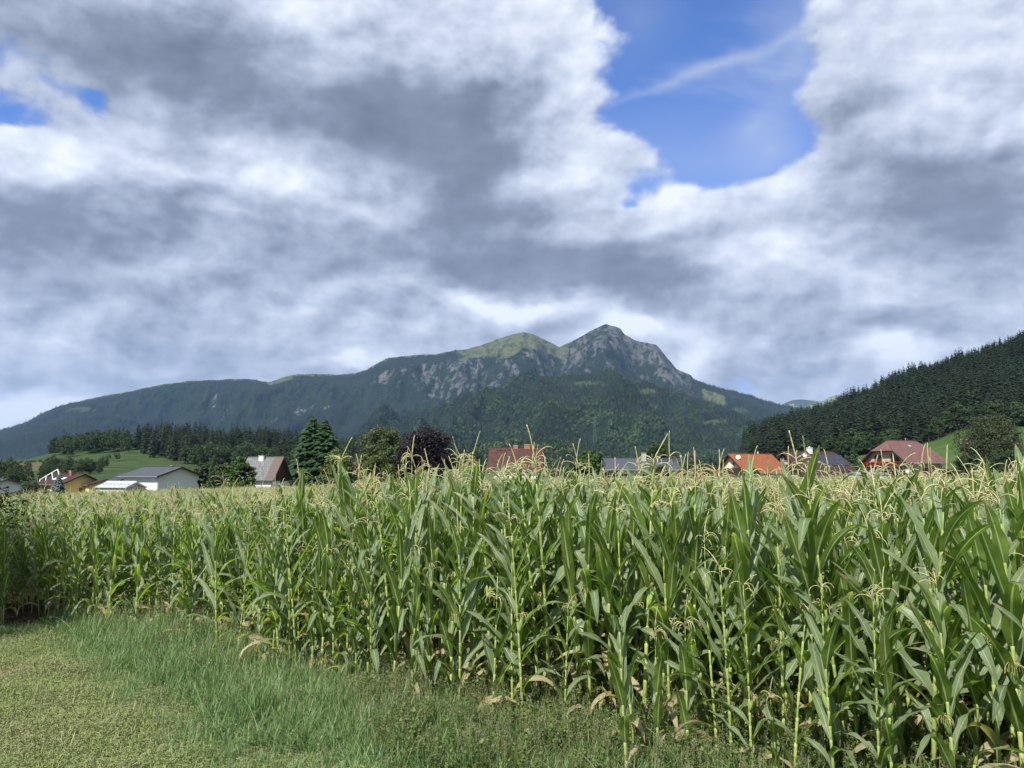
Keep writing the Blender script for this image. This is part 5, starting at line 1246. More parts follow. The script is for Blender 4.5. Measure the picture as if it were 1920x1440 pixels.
# ------------------------------------------------------------------ maize
def leaf_mat(name, dark, light, rib, back, tf=0.38, tcol=(0.16, 0.30, 0.03), rough=0.32, dry=0.0):
    m, g, out = new_mat(name)
    uvn = X(g, g.node('ShaderNodeUVMap').outputs[0]); u, v, _ = g.sep(uvn)
    r = orand(g); n = g.noise(g.comb(u * 1.0, v * 14.0 + r * 50.0, r * 30.0), 1.0, 4, 0.6); p = pos(g); np_ = g.noise(p, 2.3, 3, .6)
    t = attr(g, 'tone')
    c = g.mix(g.m('ADD', (n - .5) * 1.1 + (np_ - .5) * 1.4 + t * 0.35, r * 0.5, clamp=True), dark, light)
    vein = g.m('SINE', u * 150.0)
    c = g.vm('SCALE', c, scale=vein * 0.07 + 1.0)
    # tips and margins dry out on some leaves
    tipd = g.ss(v + (n - .5) * .5 + r * 0.25, 1.02 - dry, 1.16 - dry)
    c = g.mix(tipd, c, (0.42, 0.36, 0.20))
    du = g.m('ABSOLUTE', u - 0.5)
    ribf = g.ss(du, 0.045, 0.085, 1.0, 0.0) * g.ss(v, 0.75, 1.0, 1.0, 0.0)
    c = g.mix(ribf * 0.85, c, rib)
    bf = X(g, g.node('ShaderNodeNewGeometry').outputs['Backfacing'])
    c2 = g.mix(bf * 0.55, c, back)
    b = g.node('ShaderNodeBsdfPrincipled'); g.put(b.inputs['Base Color'], c2); g.put(b.inputs['Roughness'], n * .2 + rough - .08)
    b.inputs['Specular IOR Level'].default_value = 0.5
    bn = g.node('ShaderNodeBump'); g.put(bn.inputs['Height'], vein * 0.5 + ribf * -2.0); bn.inputs['Distance'].default_value = 0.0012
    g.nt.links.new(bn.outputs[0], b.inputs['Normal'])
    tr = g.node('ShaderNodeBsdfTranslucent'); g.put(tr.inputs[0], g.vm('MULTIPLY', c, (1.7, 1.9, 0.9)))
    mx = g.node('ShaderNodeMixShader'); mx.inputs[0].default_value = tf
    g.nt.links.new(b.outputs[0], mx.inputs[1]); g.nt.links.new(tr.outputs[0], mx.inputs[2]); g.nt.links.new(mx.outputs[0], out.inputs[0])
    return m
M_LEAF = leaf_mat('maize_leaf', (0.082, 0.145, 0.020), (0.20, 0.275, 0.065), (0.50, 0.56, 0.36), (0.205, 0.26, 0.165))
M_DRY = leaf_mat('dry_maize_leaf', (0.30, 0.26, 0.11), (0.55, 0.48, 0.30), (0.6, 0.55, 0.38), (0.5, 0.44, 0.27), dry=.5)
def stalk_mat():
    m, g, out = new_mat('maize_stalk'); p = objc(g); z = g.sep(p)[2]; n = g.noise(g.vm('MULTIPLY', p, (30, 30, 3)), 1.0, 4, .6); t = attr(g, 'tone')
    c = g.mix(n, (0.14, 0.22, 0.04), (0.25, 0.325, 0.075)); c = g.mix(t, c, (0.33, 0.37, 0.13))
    c = g.mix(g.ss(z, 0.05, 0.5, 0.35, 0.0), c, (0.22, 0.14, 0.06))
    pbr(g, out, c, 0.45, 0.4); return m
M_STALK = stalk_mat()
def tassel_mat():
    m, g, out = new_mat('maize_tassel'); r = orand(g); n = g.noise(objc(g), 60, 4, .65)
    c = g.mix(n, (0.20, 0.21, 0.085), (0.55, 0.53, 0.29)); c = g.mix(g.ss(r, .6, 1.0, 0, .55), c, (0.36, 0.21, 0.15))
    c = g.mix(g.ss(attr(g, 'tone'), .5, 1.0, 0, 1), c, (0.22, 0.30, 0.08))
    pbr(g, out, c, 0.8, .2); return m
M_TASSEL = tassel_mat()
M_HUSK = simple_mat('maize_husk', (0.20, 0.30, 0.085), .55, .3, .2, 12)
M_SILK = simple_mat('maize_silk', (0.52, 0.46, 0.20), .7, .3, .35, 40)

def maize_leaf(r, L, W, up, bend, az, z, kink=0.0, twist=0.0, n=11, wav=1.0, r0=0.012):
    """leaf blade in plant space; up: angle from vertical at the base, bend: how far it has turned over at the tip"""
    V = []; UV = []; p = Vector((0, 0, 0)); us = [0, .27, .5, .73, 1]
    ph = r.uniform(0, 6.28); ph2 = r.uniform(0, 6.28); kp = r.uniform(.45, .7); side = 0.0; sd = r.uniform(-.35, .35)
    ca, sa = math.cos(az), math.sin(az)
    for i in range(n + 1):
        s = i / n
        th = up + bend * (s ** 1.5) + (kink * sstep(np.array(s), kp - .06, kp + .06) if kink else 0.0)
        th = float(th)
        side += sd * s * .10
        d = Vector((math.sin(th) * math.cos(side), math.sin(th) * math.sin(side), math.cos(th)))
        if i: p = p + d * (L / n)
        wid = W * (min(1.0, 0.42 + s * 3.2)) * (1 - s ** 2.6) ** 0.75 * (1 if i < n else 0.05)
        if i == n: wid = 0.002
        lat = Vector((-math.sin(side), math.cos(side), 0)); nn = lat.cross(d) * -1
        tw = twist * s + .12 * math.sin(3 * s + ph)
        lat2 = lat * math.cos(tw) + nn * math.sin(tw); nn2 = nn * math.cos(tw) - lat * math.sin(tw)
        vee = 0.42 * (1 - s * .55)
        for u in us:
            q = (u - .5) * 2; a = abs(q)
            hgt = vee * wid * .5 * a * -1 * -1 + (wav * W * .17 * math.sin(s * 17 + ph + (2.0 if q > 0 else 0)) * a * a * math.sin(math.pi * min(1, s * 1.15)))
            P = p + lat2 * (q * wid * .5 * (1 - .08 * vee)) + nn2 * -hgt * -1
            x, y, zz = P.x + r0, P.y, P.z
            V.append((x * ca - y * sa, x * sa + y * ca, zz + z)); UV.append((u, s))
    F_ = [(i * 5 + j, i * 5 + j + 1, (i + 1) * 5 + j + 1, (i + 1) * 5 + j) for i in range(n) for j in range(4)]
    return V, F_, UV

def maize_variant(seed, H=2.15, short=False, n_lod=11):
    """returns a list of (part name, MB, material, label)"""
    r = random.Random(seed); parts = []
    nl = 12 if not short else r.choice([6, 7, 8]); plane = r.uniform(0, math.pi)
    lean = (r.gauss(0, .03), r.gauss(0, .03))
    def ax(z): return Vector((lean[0] * z * z / H, lean[1] * z * z / H, z))
    zn = [H * (0.10 + 0.87 * ((i + .5) / nl)) for i in range(nl)]
    st = MB(); zs = []; rad = []
    for k in range(24):
        z = H * k / 23; zs.append(ax(z)); rr = (0.0165 if not short else .014) * (1 - 0.55 * z / H); rad.append(rr * r.uniform(.95, 1.12))
    st.tube(zs, rad, 6)
    for z in zn:  # sheaths with swollen nodes
        c = ax(z); st.tube([ax(z - .11), ax(z - .03), ax(z), ax(z + .008)], [.0185 * (1 - .5 * z / H), .0205 * (1 - .5 * z / H), .0215 * (1 - .5 * z / H), .014 * (1 - .5 * z / H)], 6, a=r.uniform(.2, .9), cap=False)
    parts.append(('stalk', st, M_STALK, None))
    for i, z in enumerate(zn):
        f = i / (nl - 1); az = plane + (math.pi if i % 2 else 0) + r.gauss(0, .32)
        Lf = (0.43 + 0.43 * math.sin(math.pi * min(1, (f * .85 + .18)))) * r.uniform(.85, 1.12) * (H / 2.15) ** .6
        W = (0.078 + 0.042 * math.sin(math.pi * min(1, f * .8 + .15))) * r.uniform(.85, 1.15)
        if short: Lf *= .9
        if f > .7: Lf *= 1.2
        top = f > .62
        if top or short:
            up = R(r.uniform(12, 30)); bend = R(r.choice([r.uniform(0, 25), r.uniform(5, 30), r.uniform(20, 60)]))
        elif f > .3:
            up = R(r.uniform(16, 34)); bend = R(r.choice([r.uniform(5, 35), r.uniform(20, 55), r.uniform(80, 125)]))
        else:
            up = R(r.uniform(24, 46)); bend = R(r.choice([r.uniform(15, 50), r.uniform(70, 120)]))
        kink = R(r.uniform(70, 120)) if r.random() < (.13 if not top else .05) else 0
        if kink: bend *= .3
        dry = (i == 0 and r.random() < .8) or (i == 1 and r.random() < .4)
        if dry: bend = R(r.uniform(90, 140)); W *= .85; Lf *= 1.05; kink = 0; up = R(r.uniform(35, 60))
        b = MB(); c = ax(z); V, F_, UV = maize_leaf(r, Lf, W, up, bend, az, 0, kink, r.gauss(0, .5) * (1.0 if not dry else 3), n_lod, r.uniform(.4, 1.4))
        V = [(v[0] + c.x, v[1] + c.y, v[2] + c.z) for v in V]
        b.add(V, F_, UV, a=r.random()); parts.append(('leaf', b, M_DRY if dry else M_LEAF, 'dry cream coloured leaf' if dry else None))
    if not short or r.random() < .35:
        t = MB(); top = ax(H); z1 = H + r.uniform(.08, .2); tp = ax(z1)
        t.tube([top, (top + tp) / 2, tp], [.006, .005, .004], 5, a=1.0)
        base = [tp.lerp(ax(z1 + .10), r.random()) for _ in range(r.choice([4, 6, 7, 9]))]
        sp = Vector((r.gauss(0, .25), r.gauss(0, .25), 1)).normalized()
        def spike(p0, d0, L, grav, n=9, rr=.0038):
            P = [p0]; d = d0.copy(); rads = [rr * .5]
            for k in range(n):
                d = (d + Vector((0, 0, -grav * (k + 1) / n))).normalized(); P.append(P[-1] + d * L / n); rads.append(rr * (r.uniform(.7, 1.6) if k > 0 else .6) * (1 - .35 * k / n))
            t.tube(P, rads, 4)
            for k in range(2, n + 1):     # spikelets standing off the axis
                q = P[k]; o = Vector((r.gauss(0, 1), r.gauss(0, 1), r.gauss(0, .6))).normalized()
                e = q + o * .009; w = o.cross(d).normalized() * .0028 if o.cross(d).length > .01 else Vector((.003, 0, 0))
                t.add([tuple(q + w), tuple(q - w), tuple(e + d * .008)], [(0, 1, 2)])
        spike(ax(z1 + .09), sp, r.uniform(.22, .32), r.uniform(.0, .22), 11, .0052)
        fall = r.choice([.3, .5, .7])
        for q in base:
            a = r.uniform(0, 6.28); el = r.uniform(.6, 1.6)
            spike(q, Vector((math.cos(a) * el, math.sin(a) * el, 1)).normalized(), r.uniform(.15, .27), fall * r.uniform(.7, 1.4))
        t.tube([tp, ax(z1 + .10)], [.004, .0035], 5, a=.6)
        parts.append(('tassel', t, M_TASSEL, None))
    if not short and r.random() < .8:
        e = MB(); i = int(nl * r.uniform(.36, .5)); c = ax(zn[i]); az = plane + (math.pi if i % 2 else 0); d = Vector((math.cos(az) * .32, math.sin(az) * .32, 1)).normalized()
        s0 = c + d * .02; e.tube([s0 + d * k * .03 for k in range(8)], [.012, .021, .026, .027, .025, .021, .014, .004], 8)
        parts.append(('ear', e, M_HUSK, None))
        k_ = MB(); tip = s0 + d * .2
        for _ in range(16):
            v = Vector((r.gauss(0, .5), r.gauss(0, .5), r.uniform(-.4, .8))); k_.tube([tip, tip + v * .04, tip + v * .065 + Vector((0, 0, -.022)), tip + v * .07 + Vector((0, 0, -.07))], [.0035, .003, .0026, .002], 3, cap=False)
        parts.append(('silk', k_, M_SILK, None))
    return parts
NV, NS = 14, 8
VARS = [maize_variant(500 + k) for k in range(NV)]; SHORT = [maize_variant(600 + k, H=1.25 + .06 * k, short=True) for k in range(NS)]
def meshes_of(parts): return [(n, b.mesh(n, m, smooth=True), lab) for n, b, m, lab in parts]
VM = [meshes_of(v) for v in VARS]; SM = [meshes_of(v) for v in SHORT]
def merged(name, parts):
    mats = []; b = MB()
    for n, q, m, lab in parts:
        if m not in mats: mats.append(m)
        k = mats.index(m)
        for V in q.v: b.v.append(V)
        b.uv += q.uv; b.at += q.at; b.f += [[i + b.n for i in f] for f in q.f]; b.mi += [k] * len(q.f); b.n += q.n
    return source(name, b.mesh(name, mats, smooth=True))
FIELD_SRC = [merged('field_maize', [q for q in v if not (q[0] == 'tassel' and k % 3 == 1)]) for k, v in enumerate(VARS)]

def place_maize():
    rs = np.random.RandomState(77)
    # rows run with the open edge of the field; across rows 0.75 m, in the row 0.17 m
    ua = np.array([0.81, -0.586]); va = np.array([0.586, 0.81])
    P = []
    for k in range(0, 190):
        for s in np.arange(-110, 110, .18):
            P.append((s, k))
    P = np.array(P); s = P[:, 0] + rs.normal(0, .05, len(P)); t = P[:, 1] * .72 + rs.normal(0, .05, len(P)) - 5
    p0 = np.array([0.3, 8.9]); XY = p0 + s[:, None] * ua + t[:, None] * va
    x, y = XY[:, 0], XY[:, 1]
    e = line_y(EDGE, x)
    k = y * CP
    ok = (y > e) & (y < 104) & (np.abs(x) < y * .70 + 3.0) & (rs.rand(len(x)) < .93)
    ok &= (rs.rand(len(x)) < np.where(y > 45, .7, 1.0))
    ok &= y < 92 + 10 * np.sin(x / 9.0) 
    x, y, e = x[ok], y[ok], e[ok]
    dedge = (y - e) * .8
    # thinner stand on the very edge of the right half
    thin = (dedge < 0.9) & (x > -2.2) & (rs.rand(len(x)) < .3)
    x, y, dedge = x[~thin], y[~thin], dedge[~thin]
    z = ground_z(x, y)
    hs = 0.76 + 0.29 * sstep(x, -8.5, -1.5)        # lower stand on the left
    hs = np.where(y > 12, hs + (0.80 + .045 * sstep(x, -9, 0) - hs) * sstep(y, 11, 17), hs)
    hs = hs * rs.normal(1.0, .075, len(x)) * (0.94 + .06 * sstep(dedge, 0, 1.5))
    hs = hs * (1 - .05 * sstep(x, 0, 3)) * np.where((dedge < 1.0) & (x > -4), rs.uniform(.62, .95, len(x)), 1.0)
    short = (dedge < 1.3) & (x > -1.6) & (rs.rand(len(x)) < np.where(dedge < .75, .6, .25))
    return x, y, z, hs, short, dedge
MX, MY, MZ, MH, MS, MD = place_maize()
def build_maize():
    rs = np.random.RandomState(5)
    n = len(MX); dist = np.hypot(MX, MY)
    px = 960 + F * MX / (MY * CP)
    view = (px > -60) & (px < 1980)
    # the plants that show largest: the open edge first
    score = MH * np.where(MS, .6, 1.0) / dist * np.where(MD < .8, 1.0, np.where(MD < 1.6, .62, np.where(MD < 2.5, .4, .25)))
    score = np.where(view, score, 0)
    order = np.argsort(-score)[:300]; sel = np.zeros(n, bool); sel[order] = True
    order = order[np.argsort(px[order])]
    base = {}
    def plant_copy(kind, v, loc, rz, sc, tilt):
        key = (kind, v)
        if key not in base:
            e = empty('maize_plant'); ch = [link(nm, me, e) for nm, me, lab in (SM if kind else VM)[v]]
            for c, (nm, me, lab) in zip(ch, (SM if kind else VM)[v]):
                if lab: c['label'] = lab
            sil = [c for c in ch if c.name.startswith('silk')]; ear = [c for c in ch if c.name.startswith('ear')]
            if sil: sil[0].parent = ear[0]
            base[key] = (e, ch)
        else:
            e0, ch0 = base[key]; e = e0.copy(); COL.objects.link(e); mp = {}
            for c in ch0:
                d = c.copy(); COL.objects.link(d); mp[c] = d
            for c in ch0: mp[c].parent = mp[c.parent] if c.parent in mp else e
        e.location = loc; e.rotation_euler = (tilt[0], tilt[1], rz); e.scale = sc
        return e
    def where(p):
        for a, b, t in MARKS:
            if a <= p < b: return t
        return 'in the near rows of the field'
    for i in order:
        kd = bool(MS[i]); v = int(rs.randint(NS if kd else NV)); s = MH[i]; w = rs.uniform(.92, 1.12)
        e = plant_copy(kd, v, (MX[i], MY[i], MZ[i] - .02), rs.uniform(0, 6.28), (s * w, s * w, s), (rs.normal(0, .045), rs.normal(0, .045)))
        names = [q[0] for q in (SM if kd else VM)[v]]
        tas = 'cream tassel' if 'tassel' in names else 'no tassel'
        row = 'at the open edge' if MD[i] < .8 else 'just behind the edge'
        k2 = 'stunted' if kd else ('tall' if MH[i] > 1.0 else 'medium height')
        lab = f'{k2} maize plant with {tas} {row}, {where(px[i])}'
        e['label'] = lab; e['category'] = 'maize plant'
        e['group'] = f'{k2} maize plants {row}, {where(px[i])}'
    r = ~sel
    P = np.stack([MX[r], MY[r], MZ[r] - .02], 1); m = len(P); s = MH[r] * np.where(MS[r], .75, 1)
    scatter('maize_field', P, FIELD_SRC, np.stack([s, s, s], 1) * np.array([1.02, 1.02, 1]), rs.uniform(0, 6.28, m), tilt=rs.normal(0, .05, (m, 2)), label='deep of the green maize field with cream tassels')
    print('MAIZE', n, m)
MARKS = [(-999, 130, 'in tree shade'), (130, 260, 'below the white house'), (260, 420, 'below the white house gable'), (420, 545, 'below the grey cottage'), (545, 650, 'below the twin spruce'), (650, 750, 'below the olive birch'), (750, 850, 'below the purple beech'),
         (850, 915, 'left of the red roof'), (915, 970, 'below the left chimney'), (970, 1025, 'below the right chimney'), (1025, 1075, 'right of the red roof'), (1075, 1135, 'below the round maple'), (1135, 1210, 'below the bungalow chimney'), (1210, 1275, 'below the solar panels'), (1275, 1355, 'below the pale pole'), (1355, 1450, 'below the orange roof'),
         (1450, 1520, 'below the white chimney'), (1520, 1600, 'below the solar field'), (1600, 1665, 'below the white garage'), (1665, 1760, 'below the salmon house'), (1760, 1850, 'below the power pole'), (1850, 3000, 'below the olive tree')]
build_maize()
# ------------------------------------------------------------------ grass, weeds and mown swath
def grass_mat(name, dark, light, tip, tf=.3, rough=.5, patch=None):
    m, g, out = new_mat(name); uvn = X(g, g.node('ShaderNodeUVMap').outputs[0]); u, v, _ = g.sep(uvn); r = orand(g); t = attr(g, 'tone')
    n = g.noise(pos(g), 1.1, 3, .6)
    c = g.mix(g.m('ADD', t * .6, r * .3 + (n - .5) * 1.2, clamp=True), dark, light); c = g.mix(g.ss(v + t * .3, .8, 1.25), c, tip)
    if patch:
        pn = g.noise(pos(g), .55, 4, .6); c = g.mix(g.ss(pn, .42, .56), c, patch[0]); c = g.mix(g.ss(pn, .40, .30), c, patch[1])
    b = g.node('ShaderNodeBsdfPrincipled'); g.put(b.inputs['Base Color'], c); b.inputs['Roughness'].default_value = rough; b.inputs['Specular IOR Level'].default_value = .4
    tr = g.node('ShaderNodeBsdfTranslucent'); g.put(tr.inputs[0], g.vm('MULTIPLY', c, (1.5, 1.7, .9)))
    mx = g.node('ShaderNodeMixShader'); mx.inputs[0].default_value = tf
    g.nt.links.new(b.outputs[0], mx.inputs[1]); g.nt.links.new(tr.outputs[0], mx.inputs[2]); g.nt.links.new(mx.outputs[0], out.inputs[0]); return m
M_GR = grass_mat('tall_grass_blades', (0.075, 0.145, 0.045), (0.19, 0.28, 0.11), (0.28, 0.33, 0.16))
M_WEED = grass_mat('weed_leaves', (0.075, 0.125, 0.032), (0.17, 0.225, 0.075), (0.25, 0.26, 0.12))
M_HEAD = simple_mat('seed_heads', (0.20, 0.19, 0.11), .9, .1, .5, 30)
M_CLIP = grass_mat('cut_grass', (0.11, 0.125, 0.05), (0.26, 0.29, 0.12), (0.38, 0.36, 0.19), tf=.15, rough=.75, patch=((0.18, 0.22, 0.08), (0.31, 0.27, 0.145)))
M_STUB = grass_mat('stubble', (0.22, 0.25, 0.09), (0.40, 0.40, 0.20), (0.5, 0.46, 0.28), tf=.1)
def blade(b, r, x, y, h, w, lean, az, n=4, a=None, mi=0):
    V = []; UV = []; p = Vector((x, y, 0)); ca, sa = math.cos(az), math.sin(az); fx = r.uniform(-.5, .5)
    wx, wy = -math.sin(az + fx), math.cos(az + fx)
    for i in range(n + 1):
        s = i / n; th = lean * (.25 + s * 1.1)
        if i: p = p + Vector((math.sin(th) * ca, math.sin(th) * sa, math.cos(th))) * h / n
        ww = w * (1 - s ** 1.8) * .5 + .0004
        V += [(p.x + wx * ww, p.y + wy * ww, p.z), (p.x - wx * ww, p.y - wy * ww, p.z)]; UV += [(0, s), (1, s)]
    b.add(V, [(2 * i, 2 * i + 1, 2 * i + 3, 2 * i + 2) for i in range(n)], UV, a=r.random() if a is None else a, mi=mi)
def tuft(seed, n, h, w, spread, mat, lean=(.2, 1.1), heads=0, name='grass_tuft'):
    r = random.Random(seed); b = MB()
    for _ in range(n): 
        hh = h * r.uniform(.45, 1.15)
        blade(b, r, r.gauss(0, spread), r.gauss(0, spread), hh, w * r.uniform(.6, 1.3), r.uniform(*lean), r.uniform(0, 6.28))
    for _ in range(heads):
        x, y = r.gauss(0, spread), r.gauss(0, spread); H = h * r.uniform(.95, 1.35); a = r.uniform(0, 6.28); ln = r.uniform(.02, .3)
        P = [Vector((x + math.cos(a) * ln * H * (k / 4) ** 2, y + math.sin(a) * ln * H * (k / 4) ** 2, H * k / 4)) for k in range(5)]
        b.tube(P, [.0018] * 5, 3, cap=False)
        for k in range(26):
            f = r.uniform(.66, 1.0); i = min(3, int(f * 4)); q = P[i].lerp(P[i + 1], f * 4 - i); an = r.uniform(0, 6.28); l = .055 * (1.15 - f) * 1.1 * r.uniform(.5, 1.2)
            e = q + Vector((math.cos(an) * l, math.sin(an) * l, l * r.uniform(.1, .9))); s_ = Vector((r.gauss(0, .003), r.gauss(0, .003), .004))
            b.add([tuple(q), tuple((q + e) / 2 + s_), tuple(e), tuple((q + e) / 2 - s_)], [(0, 1, 2, 3)], mi=1)
    return source(name, b.mesh(name, [mat, M_HEAD]))
def weed(seed):
    """leafy weed with side shoots"""
    r = random.Random(seed); b = MB(); H = r.uniform(.35, .6)
    for s_ in range(4):
        a = r.uniform(0, 6.28); P = [Vector((math.cos(a) * .12 * k / 5, math.sin(a) * .12 * k / 5, H * r.uniform(.8, 1) * k / 5)) for k in range(6)]
        b.tube(P, .0022, 3, cap=False)
        for k in range(34):
            f = r.uniform(.12, 1); i = min(4, int(f * 5)); q = P[i].lerp(P[i + 1], f * 5 - i); an = r.uniform(0, 6.28); l = r.uniform(.03, .075) * (1.2 - .5 * f)
            d = Vector((math.cos(an), math.sin(an), r.uniform(-.2, .7))); w = Vector((-math.sin(an), math.cos(an), 0)) * l * .28
            b.add([tuple(q), tuple(q + d * l * .5 + w), tuple(q + d * l), tuple(q + d * l * .5 - w)], [(0, 1, 2, 3)], [(.5, 0), (1, .5), (.5, 1), (0, .5)], a=r.random())
    return source('weed', b.mesh('weed', M_WEED))
def clump(seed, n, mat, L, name='cut_grass'):
    r = random.Random(seed); b = MB()
    for _ in range(n):
        x, y = r.uniform(-.16, .16), r.uniform(-.16, .16); a = r.uniform(0, 6.28); l = L * r.uniform(.3, 1.2); tl = r.gauss(.05, .35); w = r.uniform(.0014, .0036); z = r.uniform(0, .03)
        d = Vector((math.cos(a) * math.cos(tl), math.sin(a) * math.cos(tl), math.sin(tl))) * l; s_ = Vector((-math.sin(a), math.cos(a), r.gauss(0, .5))).normalized() * w; p = Vector((x, y, z)); mid = p + d * .5 + Vector((0, 0, abs(d.z) * .3 + r.uniform(0, .008)))
        b.add([tuple(p + s_), tuple(p - s_), tuple(mid - s_), tuple(mid + s_), tuple(p + d - s_ * .5), tuple(p + d + s_ * .5)], [(0, 1, 2, 3), (3, 2, 4, 5)], [(0, 0), (1, 0), (1, .5), (0, .5), (1, 1), (0, 1)], a=r.random())
    return source(name, b.mesh(name, mat))
def sheet_points(n, seed, x0, x1, y0, y1, dens):
    rs = np.random.RandomState(seed); x = rs.uniform(x0, x1, n); y = rs.uniform(y0, y1, n)
    k = rs.rand(n) < dens(x, y); return x[k], y[k]
def build_grass():
    rs = np.random.RandomState(8)
    inside = lambda x, y: (np.abs(x) < y * .70 + 1.2)
    G1 = [tuft(k, 26, .34, .011, .06, M_GR, (.1, 1.3)) for k in range(6)]; G2 = [tuft(20 + k, 16, .50, .011, .05, M_GR, (.1, .8), heads=1) for k in range(4)]
    G3 = [tuft(40 + k, 26, .14, .005, .06, M_GR, (.2, 1.3)) for k in range(4)]
    W1 = [weed(60 + k) for k in range(2)] + [tuft(80 + k, 16, .42, .009, .07, M_WEED, (.1, .9), heads=2) for k in range(5)] + [tuft(90 + k, 20, .40, .011, .07, M_GR, (.1, 1.2)) for k in range(2)]
    G4 = []
    for k in range(3):
        r = random.Random(700 + k); b = MB()
        for _ in range(2): blade(b, r, r.gauss(0, .05), r.gauss(0, .05), r.uniform(.7, 1.05), .009, r.uniform(.8, 1.35), r.uniform(2.2, 4.2), 8, a=1.0)
        for _ in range(12): blade(b, r, r.gauss(0, .05), r.gauss(0, .05), r.uniform(.1, .35), .014, r.uniform(.2, 1.2), r.uniform(0, 6.28), 4)
        G4.append(source('arching_grass', b.mesh('arching_grass', M_GR)))
    # lush strip between the mown swath and the maize
    def d_strip(x, y):
        m = line_y(MOWN, x); e = line_y(EDGE, x); a = y - m; n = fbm(x * 1.2, y * 1.2, 3, 55)
        return sstep(a + (n - .5) * .9, 0.0, .25) * (1 - sstep(y - e, .3, 1.4)) * (x > -8.1) * inside(x, y)
    x, y = sheet_points(19000, 1, -9, 8, 4, 14.5, d_strip); a = y - line_y(MOWN, x)
    h = (.32 + .5 * sstep(a, 0, .9)) * (.75 + .5 * fbm(x * .8, y * .8, 3, 56)) * rs.uniform(.8, 1.2, len(x)) * (1 - .35 * sstep(x, -1.5, .5))
    h = h * (1 + .25 * sstep(-x, 3, 6))
    scatter('tall_grass', np.stack([x, y, ground_z(x, y)], 1), G1 + G2[:2], np.stack([np.ones(len(x)), np.ones(len(x)), h * 1.05], 1), rs.uniform(0, 6.28, len(x)), label='lush uncut grass between the mown swath and the maize')
    x, y = sheet_points(420, 11, -9, 6, 4, 14.5, d_strip)
    scatter('arching_grass', np.stack([x, y, ground_z(x, y)], 1), G4, rs.uniform(.7, 1.1, len(x)), rs.uniform(-.8, .8, len(x)), label='long pale arching grass stems in the uncut strip')
    # brownish weeds with seed heads round the foot of the right half
    def d_weed(x, y):
        e = line_y(EDGE, x); n = fbm(x * .9 + 3, y * .9, 3, 57)
        return sstep(x + (n - .5) * 2.5, -2.3, -.6) * sstep(y - line_y(MOWN, x), .2, .7) * (1 - sstep(y - e, 2.2, 3.6)) * inside(x, y)
    x, y = sheet_points(11000, 2, -3, 9, 3.6, 13, d_weed)
    h = rs.uniform(.45, 1.15, len(x)) * (.7 + .5 * fbm(x * 1.1, y * 1.1, 3, 58))
    scatter('weeds', np.stack([x, y, ground_z(x, y)], 1), W1, np.stack([h, h, h], 1), rs.uniform(0, 6.28, len(x)), label='tangled weeds with brownish seed heads under the maize')
    # thin grass inside the first rows and at the left corner
    x, y = sheet_points(7000, 3, -9, 9, 6, 17, lambda x, y: sstep(y - line_y(EDGE, x), .3, .8) * (1 - sstep(y - line_y(EDGE, x), 2.0, 3.5)) * inside(x, y) * (x > -6.6) * .7)
    scatter('grass_in_maize', np.stack([x, y, ground_z(x, y)], 1), G1 + W1[:3], rs.uniform(.6, 1.0, len(x)), rs.uniform(0, 6.28, len(x)), label='grass and weeds between the first maize rows')
    # fine short sward creeping from the strip into the swath
    x, y = sheet_points(16000, 4, -9.5, 2, 5, 14, lambda x, y: (1 - sstep(np.abs(y - line_y(MOWN, x) + .12), .05, .45)) * inside(x, y) * (.3 + fbm(x * 2, y * 2, 2, 9)))
    scatter('short_grass', np.stack([x, y, ground_z(x, y)], 1), G3, rs.uniform(.6, 1.25, len(x)), rs.uniform(0, 6.28, len(x)), label='short grass along the rim of the mown swath')
    # the swath itself: cuttings lying flat, patches of regrowth, pale stubble
    C1 = [clump(k, 110, M_CLIP, .055) for k in range(6)]
    def d_mown(x, y): return (y < line_y(MOWN, x) + .35) * inside(x, y) * (x > -10.5) * (.18 + .82 * sstep(fbm(x * 2.2 + y * .8, y * 3.4, 4, 61), .38, .56))
    x, y = sheet_points(22000, 5, -10.5, 1.5, 4.6, 13.4, d_mown)
    z = ground_z(x, y) + micro(x, y)
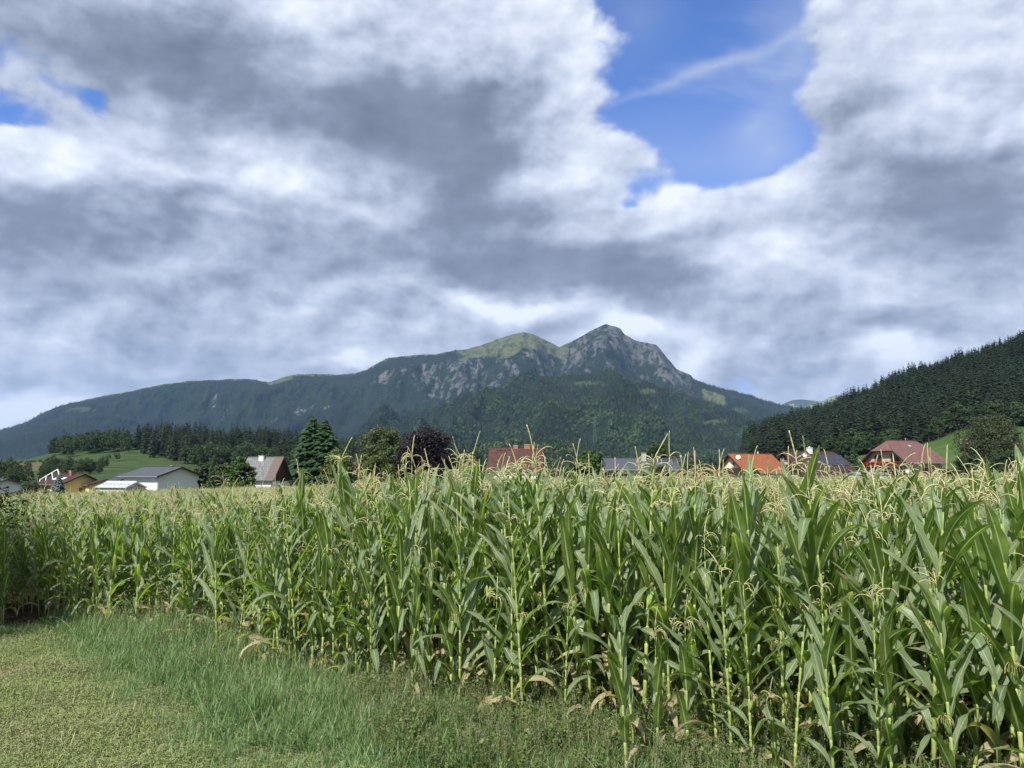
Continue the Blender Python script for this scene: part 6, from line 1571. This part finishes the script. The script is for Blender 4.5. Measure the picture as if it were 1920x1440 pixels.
    scatter('cut_grass', np.stack([x, y, z - .004], 1), C1, np.stack([rs.uniform(.8, 1.3, len(x))] * 2 + [rs.uniform(.5, 1.6, len(x)) * (.5 + 1.2 * fbm(x * 1.4, y * 2.0, 3, 59))], 1), rs.uniform(0, 6.28, len(x)), label='drying cut grass lying on the mown swath')
    x, y = sheet_points(9000, 6, -10.5, 1.5, 4.6, 13.4, lambda x, y: d_mown(x, y) * sstep(fbm(x * .8, y * .8, 3, 60), .52, .7))
    scatter('regrowth', np.stack([x, y, ground_z(x, y) + micro(x, y)], 1), G3, rs.uniform(.3, .6, len(x)), rs.uniform(0, 6.28, len(x)), label='fresh green regrowth in the mown swath')
    S1 = []
    for k in range(5):
        r = random.Random(k + 900); b = MB()
        for _ in range(3): blade(b, r, r.gauss(0, .05), r.gauss(0, .05), r.uniform(.04, .13), .008, r.uniform(0, .6), r.uniform(0, 6.28), 2)
        S1.append(source('stubble', b.mesh('stubble', M_STUB)))
    x, y = sheet_points(2600, 7, -10, 1.5, 4.6, 13.4, lambda x, y: d_mown(x, y) * (.12 + .88 * (1 - sstep(line_y(MOWN, x) - y, .2, 1.8))))
    scatter('stubble', np.stack([x, y, ground_z(x, y) + micro(x, y)], 1), S1, rs.uniform(.7, 1.5, len(x)), rs.uniform(0, 6.28, len(x)), label='pale cut stubble standing in the swath')
    # clods at the bare corner
    b = MB(); r = random.Random(3)
    cl = []
    for k in range(4):
        b = MB(); n = 7; V = [(r.uniform(.6, 1) * math.cos(2 * math.pi * j / n) * .03, r.uniform(.6, 1) * math.sin(2 * math.pi * j / n) * .03, r.uniform(-.01, .005)) for j in range(n)] + [(0, 0, .022)]
        b.add(V, [(j, (j + 1) % n, n) for j in range(n)]); cl.append(source('clod', b.mesh('clod', simple_mat('soil_clod', (0.075, 0.055, 0.038), 1, .05, .3, 30))))
    x, y = sheet_points(5000, 8, -10.5, -6.3, 12.2, 15.5, lambda x, y: sstep(y, 12.4, 13.2) * 1.0)
    scatter('soil_clods', np.stack([x, y, ground_z(x, y)], 1), cl, rs.uniform(.5, 2.0, len(x)), rs.uniform(0, 6.28, len(x)), label='clods of bare brown soil at the field corner')
build_grass()
